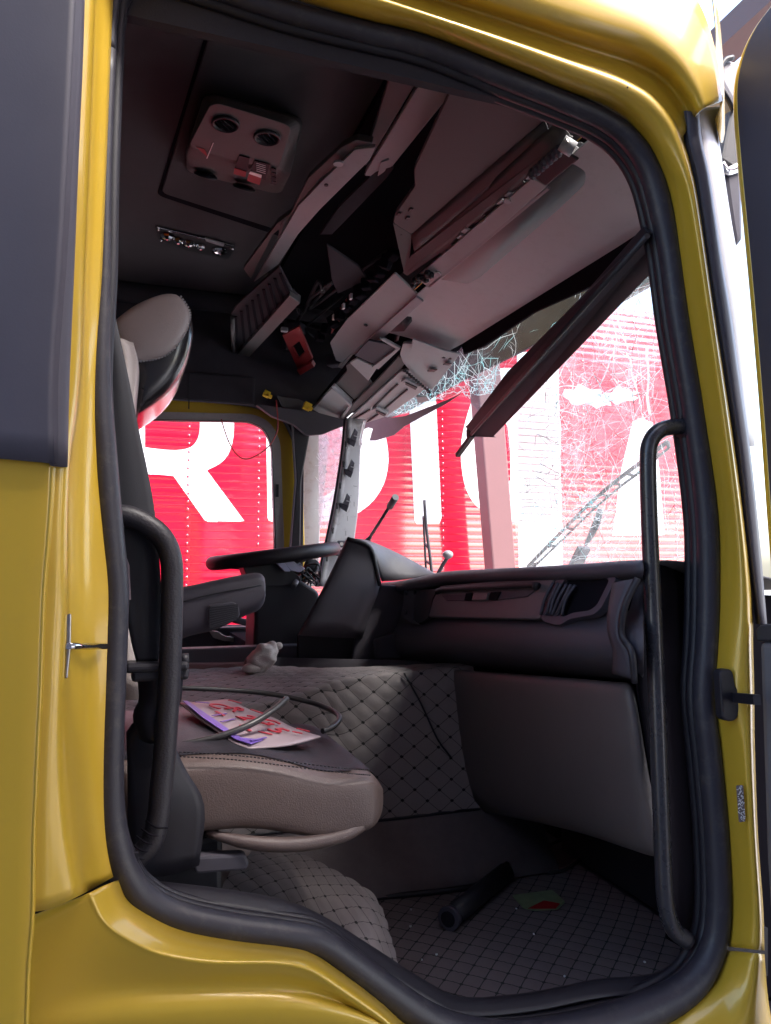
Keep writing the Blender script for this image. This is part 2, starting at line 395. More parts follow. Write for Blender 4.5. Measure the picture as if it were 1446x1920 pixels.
# ================================================================ TRUCK
truck = empty("truck_cab", (0.2, 1.2, 0), "gold truck cab with its passenger door open and windscreen shattered", "truck")
def part(name, **k): return empty(name, None, parent=truck, **k)
CZ, FZ, FYI = 3.24, 1.10, 2.35                 # headliner, cab floor, inner far side

# ---- gold body round the door opening: every row runs from the outer skin in to the seal
yL = (-.132, -.125, -.10, -.005, .035)
rows = []
LS = [(-120, 142, 163, 180, 184, 216), (94, 131, 155, 173, 177, 206), (300, 121, 146, 165, 170, 198), (500, 110, 138, 157, 162, 190), (700, 96, 129, 150, 156, 182), (870, 95, 123, 131, 150, 186),
      (1000, 88, 117, 128, 150, 200), (1100, 80, 115, 128, 152, 212), (1200, 76, 110, 126, 155, 212), (1300, 73, 106, 122, 158, 208), (1400, 68, 101, 122, 160, 204), (1500, 64, 98, 126, 166, 202), (1570, 61, 98, 132, 172, 205)]
for py, a, b, c, d, e in LS:
    rows.append([Y(px, py, y) for px, y in zip((a+1, b, c, d, e), yL)])
rows.append([Y(px, py, y) for (px, py), y in zip(((59, 1709), (98, 1702), (148, 1679), (176, 1664), (218, 1640)), yL)])
loft("door_jamb", rows, 'yellow', truck, 5, 5, solid=.004)
rows = []
for py, a in [(r[0], r[1]) for r in LS]+[(1709, 59), (1780, 54), (1850, 50), (2100, 44)]:
    rows.append([Y(px, py, y) for px, y in ((-150, -.14), (-40, -.141), (a-4, -.14), (a-1, -.137), (a, -.10))])
loft("side_panel", rows, 'yellow', truck, 4, 3, solid=.004)
st = [  # seal, flange mid, ridge, below ridge, hollow, lower ridge, out
    ((222, 1652), (205, 1656), (172, 1672), (160, 1678), (120, 1694), (64, 1716), (60, 1720)),
    ((240, 1690), (224, 1700), (196, 1722), (184, 1730), (130, 1790), (60, 1862), (50, 1868)),
    ((290, 1722), (270, 1736), (240, 1757), (226, 1768), (160, 1850), (80, 1921), (44, 1975)),
    ((348, 1746), (330, 1764), (306, 1786), (298, 1797), (275, 1850), (262, 1905), (258, 1990)),
    ((442, 1764), (424, 1780), (402, 1801), (396, 1812), (392, 1850), (388, 1897), (386, 1990)),
    ((535, 1776), (528, 1788), (520, 1803), (518, 1814), (518, 1850), (518, 1893), (518, 1990)),
    ((585, 1789), (584, 1800), (582, 1815), (580, 1827), (590, 1862), (625, 1902), (640, 1990)),
    ((642, 1826), (642, 1838), (640, 1852), (644, 1866), (670, 1895), (710, 1925), (730, 1990)),
    ((706, 1874), (706, 1884), (706, 1898), (712, 1912), (740, 1945), (790, 1980), (800, 2060)),
    ((800, 1945), (800, 1956), (800, 1966), (805, 1980), (820, 2010), (860, 2050), (860, 2120)),
    ((980, 1985), (980, 1996), (980, 2006), (980, 2020), (980, 2050), (980, 2090), (980, 2180))]
yB = (.035, -.03, -.066, -.066, -.054, -.071, -.06)
yF = (.035, -.03, -.066, -.069, -.070, -.072, -.072)
loft("sill_panel", [[Y(a, b, y) for (a, b), y in zip(s, yF if i < 2 else ([(u+v)/2 for u, v in zip(yF, yB)] if i == 2 else yB))] for i, s in enumerate(st)], 'yellow', truck, 5, 5, solid=.004)
plate("panel_gap", Ys(.05, (40, 1600), (260, 1600), (260, 1760), (40, 2060)), 'black', truck, t=.01, bevel=0)
# flange round the top of the opening, round the corner and down the front pillar, as one pressing
st = [((60, -220), (60, -250), (60, -300), (60, -318)), ((300, -80), (300, -105), (300, -142), (300, -156)), ((553, -2), (553, -24), (553, -54), (553, -68)), ((678, 35), (678, 16), (678, -13), (678, -26)),
      ((803, 66), (803, 50), (803, 28), (803, 16)), ((958, 127), (958, 108), (958, 80), (958, 68)), ((1061, 170), (1063, 150), (1066, 118), (1068, 106)), ((1110, 188), (1116, 170), (1124, 138), (1128, 126)), ((1149, 206), (1158, 188), (1174, 158), (1180, 147)),
      ((1182, 232), (1196, 214), (1220, 186), (1229, 176)), ((1216, 272), (1234, 256), (1258, 232), (1268, 224)), ((1240, 322), (1260, 308), (1280, 288), (1288, 282)), ((1254, 369), (1278, 358), (1297, 348), (1304, 345)), ((1266, 437), (1292, 430), (1310, 426), (1318, 427)),
      ((1288, 594), (1316, 592), (1334, 590), (1341, 590)), ((1318, 782), (1344, 780), (1362, 780), (1370, 780)), ((1344, 965), (1368, 962), (1386, 960), (1394, 960)), ((1347, 1110), (1376, 1110), (1400, 1108), (1409, 1108)),
      ((1342, 1220), (1372, 1220), (1402, 1220), (1411, 1220)), ((1338, 1300), (1370, 1300), (1404, 1300), (1413, 1300)), ((1350, 1400), (1382, 1400), (1406, 1400), (1414, 1400)), ((1364, 1565), (1392, 1565), (1413, 1565), (1420, 1565)),
      ((1371, 1700), (1400, 1702), (1422, 1704), (1430, 1705)), ((1366, 1775), (1396, 1778), (1422, 1781), (1432, 1782))]
yA = (.035, -.006, -.026, .01)
loft("front_pillar", [[Y(a, b, y) for (a, b), y in zip(s, yA)] for s in st], 'yellow', truck, 5, 5, solid=.003)
# roof side above it: groove, rounded drip rail, upper panel
st = [((60, -306), (60, -326), (60, -360), (60, -450), (60, -800)), ((300, -146), (300, -162), (300, -190), (300, -250), (300, -560)), ((553, -58), (553, -74), (553, -98), (553, -158), (553, -420)), ((678, -17), (678, -32), (678, -54), (678, -114), (690, -360)),
      ((803, 24), (803, 10), (803, -10), (803, -66), (840, -300)), ((958, 76), (958, 64), (958, 40), (962, -18), (1010, -240)), ((1062, 113), (1064, 101), (1067, 77), (1075, 20), (1140, -170)), ((1124, 132), (1128, 120), (1134, 98), (1148, 44), (1214, -110)),
      ((1170, 152), (1178, 139), (1188, 116), (1206, 66), (1266, -60)), ((1218, 180), (1230, 166), (1244, 148), (1266, 112), (1316, 20)), ((1254, 224), (1266, 210), (1281, 192), (1302, 166), (1343, 108)), ((1276, 262), (1286, 246), (1298, 226), (1318, 204), (1353, 190))]
yT = (-.016, -.006, .0, -.05, -.02)
loft("roof_side", [[Y(a, b, y) for (a, b), y in zip(s, yT)] for s in st], 'yellow', truck, 5, 5, solid=.004)
st2 = [[Y(1340, 110, -.02), Y(1343, 60, .03), Y(1330, -60, .10)], [Y(1350, 160, .0), Y(1352, 120, .08), Y(1348, 40, .2)], [Y(1353, 190, -.01), Y(1354, 220, .08), Y(1356, 150, .25)], [Y(1342, 222, .05), Y(1352, 268, .12), Y(1358, 250, .3)]]
loft("roof_corner", st2, 'yellow', truck, 5, 5, solid=.004)
st = [((1365, 1783), (1396, 1785), (1422, 1788), (1432, 1789)), ((1338, 1842), (1380, 1852), (1412, 1870), (1440, 1880)), ((1283, 1888), (1340, 1915), (1390, 1950), (1460, 1990)), ((1190, 1940), (1240, 1975), (1300, 2010), (1460, 2080)), ((980, 1988), (980, 2010), (980, 2050), (1000, 2150))]
loft("front_pillar", [[Y(a, b, y) for (a, b), y in zip(s, yA)] for s in st], 'yellow', truck, 5, 5, solid=.003)
plate("panel_gap", Ys(.055, (1340, 1730), (1440, 1740), (1440, 1830), (1340, 1830)), 'black', truck, t=.01, bevel=0)

# black cladding above the waistline on the sleeper side
cl = part("sleeper_cladding")
rows = []
for py, a, b in ((-120, 141, 158), (94, 131, 152), (300, 121, 143), (500, 110, 135), (700, 96, 126), (872, 96, 122)):
    k = 1 if py < 872 else 0
    rows.append([Y(-150, py-(0 if k else 25), -.150), Y(a-8, py-(0 if k else 4), -.152), Y(a, py, -.150), Y(a+6, py+(0 if k else 2), -.147), Y(b, py+(0 if k else 4), -.135), Y(b+2, py, -.11)])
loft("cladding_sheet", rows, 'clad', cl, 3, 3, solid=.004)

# rubber door seal: one fat tube round the opening with a thinner inner lip
seal_px = [(206, 94, 12), (198, 300, 12), (194, 500, 13), (184, 700, 23), (194, 860, 25), (204, 980, 25), (215, 1100, 25), (213, 1200, 26), (209, 1300, 26), (205, 1420, 27), (206, 1520, 28), (217, 1590, 29), (236, 1640, 28), (268, 1684, 28), (330, 1718, 28), (430, 1741, 28),
           (535, 1755, 27), (598, 1768, 26), (655, 1806, 27), (720, 1856, 29), (800, 1912, 31), (880, 1942, 33), (980, 1948, 33), (1100, 1930, 33), (1210, 1896, 33), (1294, 1848, 28), (1336, 1780, 24), (1348, 1700, 23), (1344, 1565, 23), (1332, 1430, 22), (1320, 1310, 21), (1326, 1200, 21),
           (1328, 1100, 21), (1325, 965, 21), (1302, 782, 20), (1272, 600, 20), (1256, 480, 20), (1241, 400, 22), (1220, 325, 21), (1186, 268, 20), (1135, 226, 19), (1050, 188, 19), (950, 148, 19), (800, 88, 19), (680, 58, 19), (540, 22, 19), (380, -30, 19), (270, -60, 18), (222, -30, 15), (209, 30, 12)]
sp = [Y(a, b, .045) for a, b, r in seal_px]
sr = [r*(Y(a, b, .045)-EYE).dot(FWD)/F for a, b, r in seal_px]
seal = tube("door_seal", sp+[sp[0]], sr+[sr[0]], 'rubber', truck, n=5, seg=14)
def inset(pp, d):
    K = len(pp); c = sum(pp, Vector())/K; out = []
    for i in range(K):
        t = (pp[(i+1) % K]-pp[i-1]).normalized(); n = Vector((-t.z, 0, t.x))
        if n.dot(c-pp[i]) < 0: n = -n
        out.append(pp[i]+n*d)
    return out
def lipv(d, dy): 
    K = len(sp); return [p+Vector((0, dy, 0)) for p in inset(sp, d)]
tube("seal_lip", lipv(.010, .022), .012, 'black', truck, n=4, seg=8, closed=True)
tube("seal_lip", lipv(.012, .040), .010, 'black', truck, n=4, seg=8, closed=True)
rin = [inset(sp, -.01), lipv(.006, .055)]
loft("aperture_trim", [r+[r[0]] for r in rin], 'black', truck, 1, 4, solid=.004)

# latch striker on the rear jamb
ls = part("latch_striker")
plate("striker_plate", rnd(Ys(-.112, (123, 1152), (134, 1150), (133, 1212), (127, 1272), (121, 1272), (124, 1210)), .004), 'steel', ls, t=.006)
tube("striker_pin", [Y(128, 1211, -.115), Y(150, 1212, -.06), Y(198, 1212, .015)], .0045, 'chrome', ls, n=1, seg=10)

# trim strip and glossy corner between pillar and door
strip = [(1281, 208, 1308, 212), (1284, 266, 1312, 262), (1300, 328, 1326, 326), (1312, 406, 1338, 404), (1325, 500, 1352, 498), (1339, 594, 1368, 594), (1358, 709, 1384, 709), (1379, 837, 1402, 837), (1394, 965, 1416, 965), (1408, 1074, 1426, 1074), (1422, 1170, 1434, 1170)]
st = [[Y(a-3, b, .03), Y(a+2, b, .0), Y(a*.72+c*.28, b, -.004), Y(a*.7+c*.3, b, -.012), Y(a*.1+c*.9, d, -.012), Y(c, d, .0), Y(c+3, d, .04)] for a, b, c, d in strip]
loft("pillar_gasket", st, 'clad', truck, 4, 2, solid=.003)
cornr = [(1300, 204, 1346, 200), (1310, 240, 1340, 232), (1320, 300, 1350, 300), (1336, 406, 1366, 406), (1349, 500, 1382, 500), (1366, 600, 1394, 600), (1384, 709, 1400, 709), (1402, 837, 1412, 837)]
st = [[Y(a, b, .05), Y((a+c)/2, (b+d)/2, .06), Y(c, d, .12), Y(c+3, d, .3)] for a, b, c, d in cornr]
loft("corner_panel", st, 'lilac', truck, 4, 4, solid=.003)

# opened door at the right edge of the photograph
dr = part("open_door")
edge = [(1500, -60), (1446, 18), (1415, 60), (1392, 108), (1379, 162), (1378, 219), (1385, 312), (1394, 406), (1403, 500), (1412, 600), (1427, 782), (1440, 965), (1449, 1080), (1452, 1200)]
hx = Y(1446, 1080, -.04)
dpl = plane3(Y(1440, 1000, -.05), Y(1440, 1000, -.05)+Vector((0, 0, 1)), Y(1440, 1000, -.05)+Vector((.30, -.95, 0)))
e3 = [dpl(a, b) for a, b in edge]
st = [[p, p+Vector((-.005, -.005, 0)), p+Vector((-.005, -.014, 0)), p+Vector((.004, -.020, 0))] for p in e3]
loft("door_frame", st, 'yellow', dr, 4, 3, solid=.003)
far = [Vector((1.65, -1.02, e.z)) for e in e3]
loft("door_inner", [[p+Vector((.003, -.014, 0)) for p in e3], [p+Vector((.09, -.25, .0)) for p in e3], far], 'clad', dr, 1, 3, solid=.03)
lowdoor = [dpl(1410, 1172), dpl(1446, 1166), dpl(1446, 1200), dpl(1412, 1200)]
plate("door_cap", [p+Vector((-.012, -.02, 0)) for p in [dpl(1409, 1180), dpl(1418, 1170), dpl(1560, 1160), dpl(1560, 1200), dpl(1412, 1201)]], 'black', dr, t=.04, bevel=.004)
plate("door_trim", [p+Vector((-.01, -.02, 0)) for p in [dpl(1415, 1202), dpl(1560, 1202), dpl(1600, 2100), dpl(1450, 2100), dpl(1440, 1800), dpl(1428, 1600)]], 'dashlite', dr, t=.04, bevel=.01)
# door check strap in its recess, and the identification sticker
ck = part("door_check")
plate("recess_cover", rnd(Ys(-.018, (1350, 1256), (1374, 1254), (1380, 1290), (1392, 1298), (1383, 1348), (1372, 1354), (1356, 1350)), .012), 'black', ck, t=.02, bevel=.003)
MB().bar(Y(1380, 1308, -.02), Y(1420, 1312, -.12), .012, .018).build("check_arm", 'black', ck)
stk = part("sticker")
plate("sticker_film", rnd(Ys(-.0235, (1381, 1473), (1394, 1472), (1398, 1540), (1386, 1542)), .003), 'carpet', stk, t=.001, bevel=0)
sm = MB(); 
for i in range(46):
    u = random.uniform(.08, .92); v = i/46
    c = Y(1382+v*5+u*12, 1475+v*64, -.026); sm.bar(c, c+Vector((random.uniform(-.004, .004), 0, random.uniform(-.004, .004))), .0012, .0012)
sm.build("sticker_print", 'white', stk, kind='stuff')
MB().bar(Y(1178, 162, -.031), Y(1149, 205, .03), .0018, .0018).build("flange_seam", 'clad', truck)

# mirrors carried on the front corner
mr = part("mirror")
mp = lambda pp: Ys(.45, *pp)
plate("mirror_head", rnd(mp([(1350, 112), (1376, 108), (1396, 122), (1402, 200), (1380, 210), (1362, 178), (1346, 150)]), .03), 'lilac', mr, t=.09, bevel=.02, seg=3)
tube("mirror_rim", [p+Vector((0, -.004, 0)) for p in mp([(1372, 110), (1356, 116), (1344, 142), (1350, 165), (1364, 188), (1374, 208)])], .008, 'black', mr, n=4, seg=8)
plate("mirror_bracket", mp([(1370, 206), (1400, 190), (1400, 312), (1378, 318), (1352, 300)]), 'grey2', mr, t=.06, bevel=.01)
tube("mirror_arm", mp([(1350, 308), (1362, 322), (1384, 314), (1402, 306)]), .014, 'chrome', mr, n=4, seg=10)
plate("mirror_head", mp([(1358, 325), (1392, 318), (1396, 450), (1378, 466), (1368, 400)]), 'clad', mr, t=.08, bevel=.015, label="dark lower mirror back")

# outer shell that closes the cab: roof skin, rear wall, nose, far side
sh = part("cab_shell")
box("roof_skin", (1.0, .46, 3.36), (1.26, 2.44, 3.40), 'yellow', sh, bevel=0)
box("roof_skin", (-1.1, .06, 3.36), (.998, 2.44, 3.40), 'yellow', sh, bevel=.01)
box("rear_skin", (-1.14, .0, .9), (-1.10, 2.44, 3.36), 'yellow', sh, bevel=.01)
box("floor_pan", (-1.1, .10, FZ-.06), (1.6, 2.44, FZ-.012), 'black', sh, bevel=0)
box("sleeper_side", (-1.1, -.02, .95), (-.15, .05, 3.36), 'yellow', sh, bevel=0)
box("front_skin", (1.56, .2, .7), (1.60, 2.40, 1.90), 'yellow', sh, bevel=.01)
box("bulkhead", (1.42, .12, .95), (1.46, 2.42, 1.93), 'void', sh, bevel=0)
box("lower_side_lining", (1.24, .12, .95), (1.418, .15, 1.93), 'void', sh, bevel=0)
box("roof_front_skin", (1.292, .50, 2.88), (1.31, 2.40, 3.358), 'yellow', sh, bevel=.01)
box("side_skin", (-.15, .075, 2.9), (1.0, .095, 3.356), 'liner_dark', sh, bevel=0)
# ================================================================ CAB INTERIOR
hl = part("headliner")
box("ceiling_felt", (1.0, .46, CZ), (1.25, FYI, CZ+.03), 'liner', hl, bevel=0)
box("ceiling_felt", (-1.08, .10, CZ), (1.0, FYI, CZ+.03), 'liner', hl, bevel=0)
box("rear_felt", (-1.08, .10, FZ), (-1.04, FYI, CZ), 'liner', hl, bevel=0)
tube("ceiling_cove", [Vector((x, FYI-.03, CZ-.03)) for x in (-1.0, 0, 1.0)], .05, 'liner_dark', hl, n=1, seg=8)
rim = lambda z, pp: rnd(Zs(z, *pp), .03, 5)
hatch = [(393, 64), (560, 100), (800, 168), (660, 480), (500, 425), (302, 362)]
plate("hatch_gap", rim(CZ-.002, [(388, 55), (560, 91), (812, 160), (666, 492), (498, 434), (294, 366)]), 'void', hl, t=.004, bevel=0)
plate("hatch_panel", rim(CZ-.008, hatch), 'liner', hl, t=.008, bevel=.004, seg=3)

# ceiling vent pod
vp = part("vent_pod")
zb, zt = CZ-.10, CZ-.009
bot = rnd(Zs(zb, (398, 190), (548, 236), (520, 322), (352, 276)), .035, 5)
mid = rnd(Zs(zb+.03, (386, 174), (566, 226), (542, 338), (344, 296)), .04, 5)
top = rnd(Zs(zt, (384, 170), (572, 222), (528, 366), (346, 322)), .045, 5)
capc = sum(bot, Vector())/len(bot)
lm = loft_mesh("pod_shell", [top, mid, bot, [p*.15+capc*.85 for p in bot]], 1, 1, close_v=True, caps=True)
pod = link("pod_shell", lm, M['grey2'], vp, smooth=False, bevel=.008, seg=3, angle=20)
def vent(px, py, z, n, r, nm="air_vent"):
    c = Z(px, py, z); n = Vector(n).normalized(); b = MB()
    ring = []
    a1 = n.orthogonal().normalized(); b1 = n.cross(a1)
    K = 24
    for rr, h in ((r, 0), (r, .006), (r*.86, .008), (r*.8, -.004)):
        ring.append([c+(a1*cos(2*pi*i/K)+b1*sin(2*pi*i/K))*rr+n*h for i in range(K)])
    o = loft(nm, ring, 'black', vp, 1, 1, close_v=True, caps=True)
    vb = MB()
    for k in (-.45, 0, .45):
        vb.bar(c-a1*r*.75*math.sqrt(1-k*k)+b1*k*r*.8+n*.003, c+a1*r*.75*math.sqrt(1-k*k)+b1*k*r*.8+n*.003, .003, .006, up=n)
    vb.build("vent_blade", 'void', vp, smooth=False)
vent(423, 231, zb, (0, 0, -1), .036); vent(501, 257, zb, (0, 0, -1), .036)
vent(386, 327, zb+.055, (-.1, .55, -.8), .036); vent(458, 350, zb+.055, (-.1, .55, -.8), .036)
plate("switch_label", Zs(zb-.004, (449, 292), (468, 297), (464, 322), (440, 316)), 'glassdark', vp, t=.003, bevel=0)
plate("switch_label", Zs(zb-.004, (478, 301), (506, 309), (498, 338), (466, 329)), 'glassdark', vp, t=.003, bevel=0)
plate("red_tint_strip", Zs(zb-.0065, (467, 326), (490, 334), (487, 347), (463, 339)), 'redplastic', vp, t=.002, bevel=0)
plate("white_label_strip", Zs(zb-.0065, (470, 322), (491, 329), (490, 334), (467, 326)), 'white', vp, t=.002, bevel=0)
plate("red_tint_strip", Zs(zb-.0065, (440, 316), (462, 322), (460, 332), (438, 326)), 'redplastic', vp, t=.002, bevel=0)  # red colour stands for the wall's reflection low on the left label
tx = MB()
for k in range(5):
    a, b = Z(481, 306+k*3.6, zb-.0072), Z(498, 311+k*3.6, zb-.0072); tx.bar(a, b, .0012, .001)
tx.build("label_print", 'white', vp)
for k in range(4):
    plate("switch_button", Zs(zb-.006, (509, 315+k*8), (518, 318+k*8), (517, 324+k*8), (507, 321+k*8)), 'glassdark', vp, t=.004, bevel=.001)
plate("triangle_mark", Zs(zb-.002, (368, 276), (384, 280), (390, 295)), 'redplastic', vp, t=.001, bevel=0)
MB().bar(Z(400, 268, zb-.002), Z(388, 297, zb-.002), .002, .002).build("triangle_mark", 'white', vp)

# ceiling reading lamp
lp = part("ceiling_lamp")
zl = CZ-.004
plate("lamp_bezel", rnd(Zs(zl, (290, 425), (300, 426), (440, 460), (438, 472), (428, 487), (350, 470), (296, 448)), .01), 'glassdark', lp, t=.003, bevel=.001)
plate("lamp_edge", Zs(zl-.004, (294, 426), (440, 461), (439, 464), (294, 429)), 'chrome', lp, t=.003, bevel=.001)
plate("lamp_tube", Zs(zl-.008, (384, 447), (421, 458), (419, 463), (386, 453)), 'lilac', lp, t=.006, bevel=.002)
for px, py, r in ((314, 443, .028), (334, 450, .022), (354, 456, .026), (376, 461, .020), (412, 470, .032)):
    c = Z(px, py, zl-.004); b = MB(); b.ball(c, r, r*.9, .018, Matrix.Rotation(pi, 3, 'X'), u=9, v=4, half=True)
    b.build("lamp_reflector", 'chrome', lp)
for px, py in ((297, 430), (302, 450), (436, 466)):
    MB().ball(Z(px, py, zl-.004), .006, .006, .006).build("lamp_clip", 'chrome', lp, smooth=True)

# ---------------- overhead console (broken open)
oc = part("overhead_console")
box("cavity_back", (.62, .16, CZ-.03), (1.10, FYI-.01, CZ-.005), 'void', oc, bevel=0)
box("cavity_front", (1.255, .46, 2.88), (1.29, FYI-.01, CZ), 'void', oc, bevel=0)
# header panel above the windscreen, with a moulded pocket
A_, B_, C_ = X(1080, 262, .95), X(640, 680, .95), X(1205, 430, 1.20)
A_ = Vector((.945, .14, 2.945)); B_ = Vector((.945, 2.0, 2.945)); C_ = Vector((1.225, .35, 2.835))
HP = plane3(A_, B_, C_)
head = [HP(a, b) for a, b in ((1062, 300), (1106, 262), (1150, 292), (1200, 332), (1212, 428), (1160, 462), (1000, 562), (868, 644), (838, 660), (790, 640), (768, 634), (722, 622), (778, 556))]
pocket = rnd([HP(a, b) for a, b in ((1072, 306), (1098, 322), (1096, 346), (1050, 390), (900, 520), (876, 532), (818, 522))], .012, 3)
pk_n = area_normal(head); pk_n = pk_n if pk_n.z > 0 else -pk_n
slot = rnd([HP(a, b) for a, b in ((754, 592), (772, 594), (773, 602), (758, 621), (731, 622))], .006, 3)
plate("header_panel", rnd(head, .012, 3), 'grey', oc, t=.006, bevel=.002, holes=[pocket, slot])
def pocket_tray(name, hole, depth, m, shrink=.85):
    c = sum(hole, Vector())/len(hole); deep = [c+(p-c)*shrink+pk_n*depth for p in hole]; base = [c+(p-c)*1.004-pk_n*.0005 for p in hole]
    return loft(name, [base, [p*.5+q*.5+pk_n*depth*.3 for p, q in zip(hole, deep)], deep, [c+(p-c)*.3+pk_n*depth for p in deep]], m, oc, 3, 1, close_v=True, caps=True)
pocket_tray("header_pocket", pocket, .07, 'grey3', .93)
pocket_tray("header_slot", slot, .03, 'black', .9)
# rail with broken clips along the rear edge of the header panel
RX = .94
rail_a, rail_b = Vector((RX, .16, 2.955)), Vector((RX, 1.16, 2.952))
RP = plane3(Vector((RX-.02, .1, 2.96)), Vector((RX-.02, 1.5, 2.96)), Vector((RX+.04, .1, 2.925)))
plate("mounting_rail", [RP(a, b) for a, b in ((998, 334), (1026, 350), (806, 540), (778, 522))], 'grey', oc, t=.012, bevel=.002)
plate("rail_lip", [RP(a, b) for a, b in ((1026, 352), (1030, 356), (806, 541), (801, 537))], 'lilac', oc, t=.02, bevel=.001)
plate("rail_socket", [RP(a, b) for a, b in ((1050, 275), (1085, 300), (1024, 350), (996, 330))], 'black', oc, t=.03, bevel=.004)
for i in range(7):
    c = RP(1003+i*8, 322-i*7); MB().ball(c-Vector((.012, .01, .012)), .012, .012, .016, u=7, v=4).build("foam_lump", 'clad', oc)
tube("rail_roller", [RP(1068, 262)-Vector((.02, 0, .01)), RP(1090, 276)-Vector((.02, 0, .01))], .017, 'grey', oc, n=1, seg=12)
tube("roller_cap", [RP(1092, 274)-Vector((.03, 0, .01)), RP(1082, 258)-Vector((.03, 0, .01))], .004, 'steel', oc, n=1, seg=8)
LP = plane3(Vector((RX-.05, .1, 2.985)), Vector((RX-.05, 1.5, 2.985)), Vector((RX+.0, .1, 2.955)))
lipz = [(1066, 254), (1074, 258), (980, 340), (984, 343), (960, 363), (958, 360), (905, 402), (910, 405), (890, 420), (886, 418), (845, 458), (850, 462), (828, 478), (826, 474), (764, 517), (756, 512), (770, 480)]
plate("console_edge", [LP(a, b) for a, b in lipz], 'grey2', oc, t=.004, bevel=.001)
for px, py in ((950, 360), (935, 374), (868, 428), (860, 440), (990, 326), (905, 410), (832, 470)):
    c = LP(px, py); MB().box(c+Vector((.015, 0, -.006)), .03, .025, .006, Matrix.Rotation(random.uniform(-.3, .3), 3, 'Y')).build("broken_clip", 'lilac', oc, bevel=.001)
for px, py in ((952, 376), (822, 512)):
    MB().disc(RP(px, py), -pk_n, .010, .004, 12).build("screw_cap", 'lilac', oc)
for k in range(9):
    c = RP(776+k*4+random.uniform(-3, 3), 525-k*2.2+random.uniform(-5, 5)); MB().ball(c-Vector((0, .0, .012)), .012, .012, .012, u=7, v=4).build("torn_foam", 'black', oc)
# storage bin over the passenger
BP = plane3(Vector((.5, .1, 3.09)), Vector((.5, 1.5, 3.09)), Vector((.94, .1, 3.0)))
bin_ = [BP(a, b) for a, b in ((845, 170), (935, 195), (1022, 226), (772, 440), (737, 418), (741, 402), (778, 350), (776, 318))]
plate("bin_floor", rnd(bin_, .012, 3), 'grey2', oc, t=.02, bevel=.003)
lipb = [BP(1022, 226), BP(1058, 240), LP(1070, 256), LP(770, 500), LP(762, 514), BP(752, 498), BP(737, 418), BP(772, 440)]
st = [[BP(a, b) for a, b in ((1022, 226), (920, 312), (820, 398), (772, 440))], [BP(a, b)+Vector((0, 0, -.02)) for a, b in ((1034, 240), (935, 325), (828, 414), (776, 456))],
      [LP(a, b)+Vector((-.01, 0, .02)) for a, b in ((1052, 246), (950, 338), (845, 430), (782, 486))], [LP(a, b) for a, b in ((1068, 252), (965, 352), (860, 440), (766, 510))]]
loft("bin_front", st, 'grey2', oc, 3, 3, solid=.004)
plate("bin_end", [BP(737, 418), BP(772, 440), LP(766, 510), LP(757, 508)], 'grey2', oc, t=.01, bevel=.001)
for px, py in ((748, 400), (752, 440), (760, 470), (770, 392), (764, 408)):
    MB().box(BP(px, py)-Vector((0, 0, .002)), .008, .018, .004).build("bin_slot", 'black', oc)
# pale bar and hinge left of the bin
QP = plane3(Vector((.4, .1, 3.16)), Vector((.4, 1.5, 3.16)), Vector((.8, .1, 3.10)))
plate("trim_bar", [QP(a, b) for a, b in ((792, 150), (850, 172), (732, 318), (716, 334), (683, 330), (688, 318))], 'grey', oc, t=.02, bevel=.004)
plate("trim_bar_side", [QP(a, b)+Vector((-.004, 0, .006)) for a, b in ((742, 120), (792, 148), (688, 318), (684, 300), (706, 236))], 'grey2', oc, t=.02, bevel=.004)
plate("bar_latch", rnd([QP(a, b)+Vector((0, 0, -.005)) for a, b in ((714, 302), (730, 296), (722, 318), (708, 328))], .006), 'grey', oc, t=.006, bevel=.001)
# long torn trim strip hanging in front of the ceiling vent
SP_ = plane3(Vector((.45, .8, 3.13)), Vector((.45, 2.0, 3.06)), Vector((.9, .8, 3.02)))
plate("torn_trim_strip", rnd([SP_(a, b) for a, b in ((700, 268), (668, 262), (640, 276), (577, 335), (545, 400), (520, 418), (456, 504), (471, 524), (512, 440), (545, 400), (590, 340), (640, 300))][:9]+[SP_(a, b) for a, b in ((530, 425), (560, 385), (600, 335))], .006, 2), 'grey2', oc, t=.02, bevel=.003)
plate("torn_trim_face", [SP_(a, b)+Vector((.004, -.004, -.008)) for a, b in ((474, 526), (530, 428), (556, 382), (606, 330), (662, 276), (700, 272), (690, 296), (650, 336), (598, 388), (556, 436), (520, 492))], 'lilac', oc, t=.012, bevel=.002)
plate("strip_latch", rnd([SP_(a, b)+Vector((.0, -.01, -.012)) for a, b in ((524, 418), (532, 408), (526, 436), (520, 444))], .003), 'black', oc, t=.004, bevel=0)
MB().disc(SP_(632, 296)-Vector((-.004, .0, .012)), (0, 0, -1), .014, .006, 14).build("strip_screw", 'lilac', oc)
MB().disc(SP_(608, 335)-Vector((-.006, .0, .016)), (0, 0, -1), .006, .004, 10).build("strip_screw", 'black', oc)
plate("hanging_panel", [SP_(a, b)+Vector((.06, 0, .03)) for a, b in ((600, 400), (690, 310), (700, 330), (690, 345), (590, 452), (566, 452))], 'liner_dark', oc, t=.012, bevel=.003)
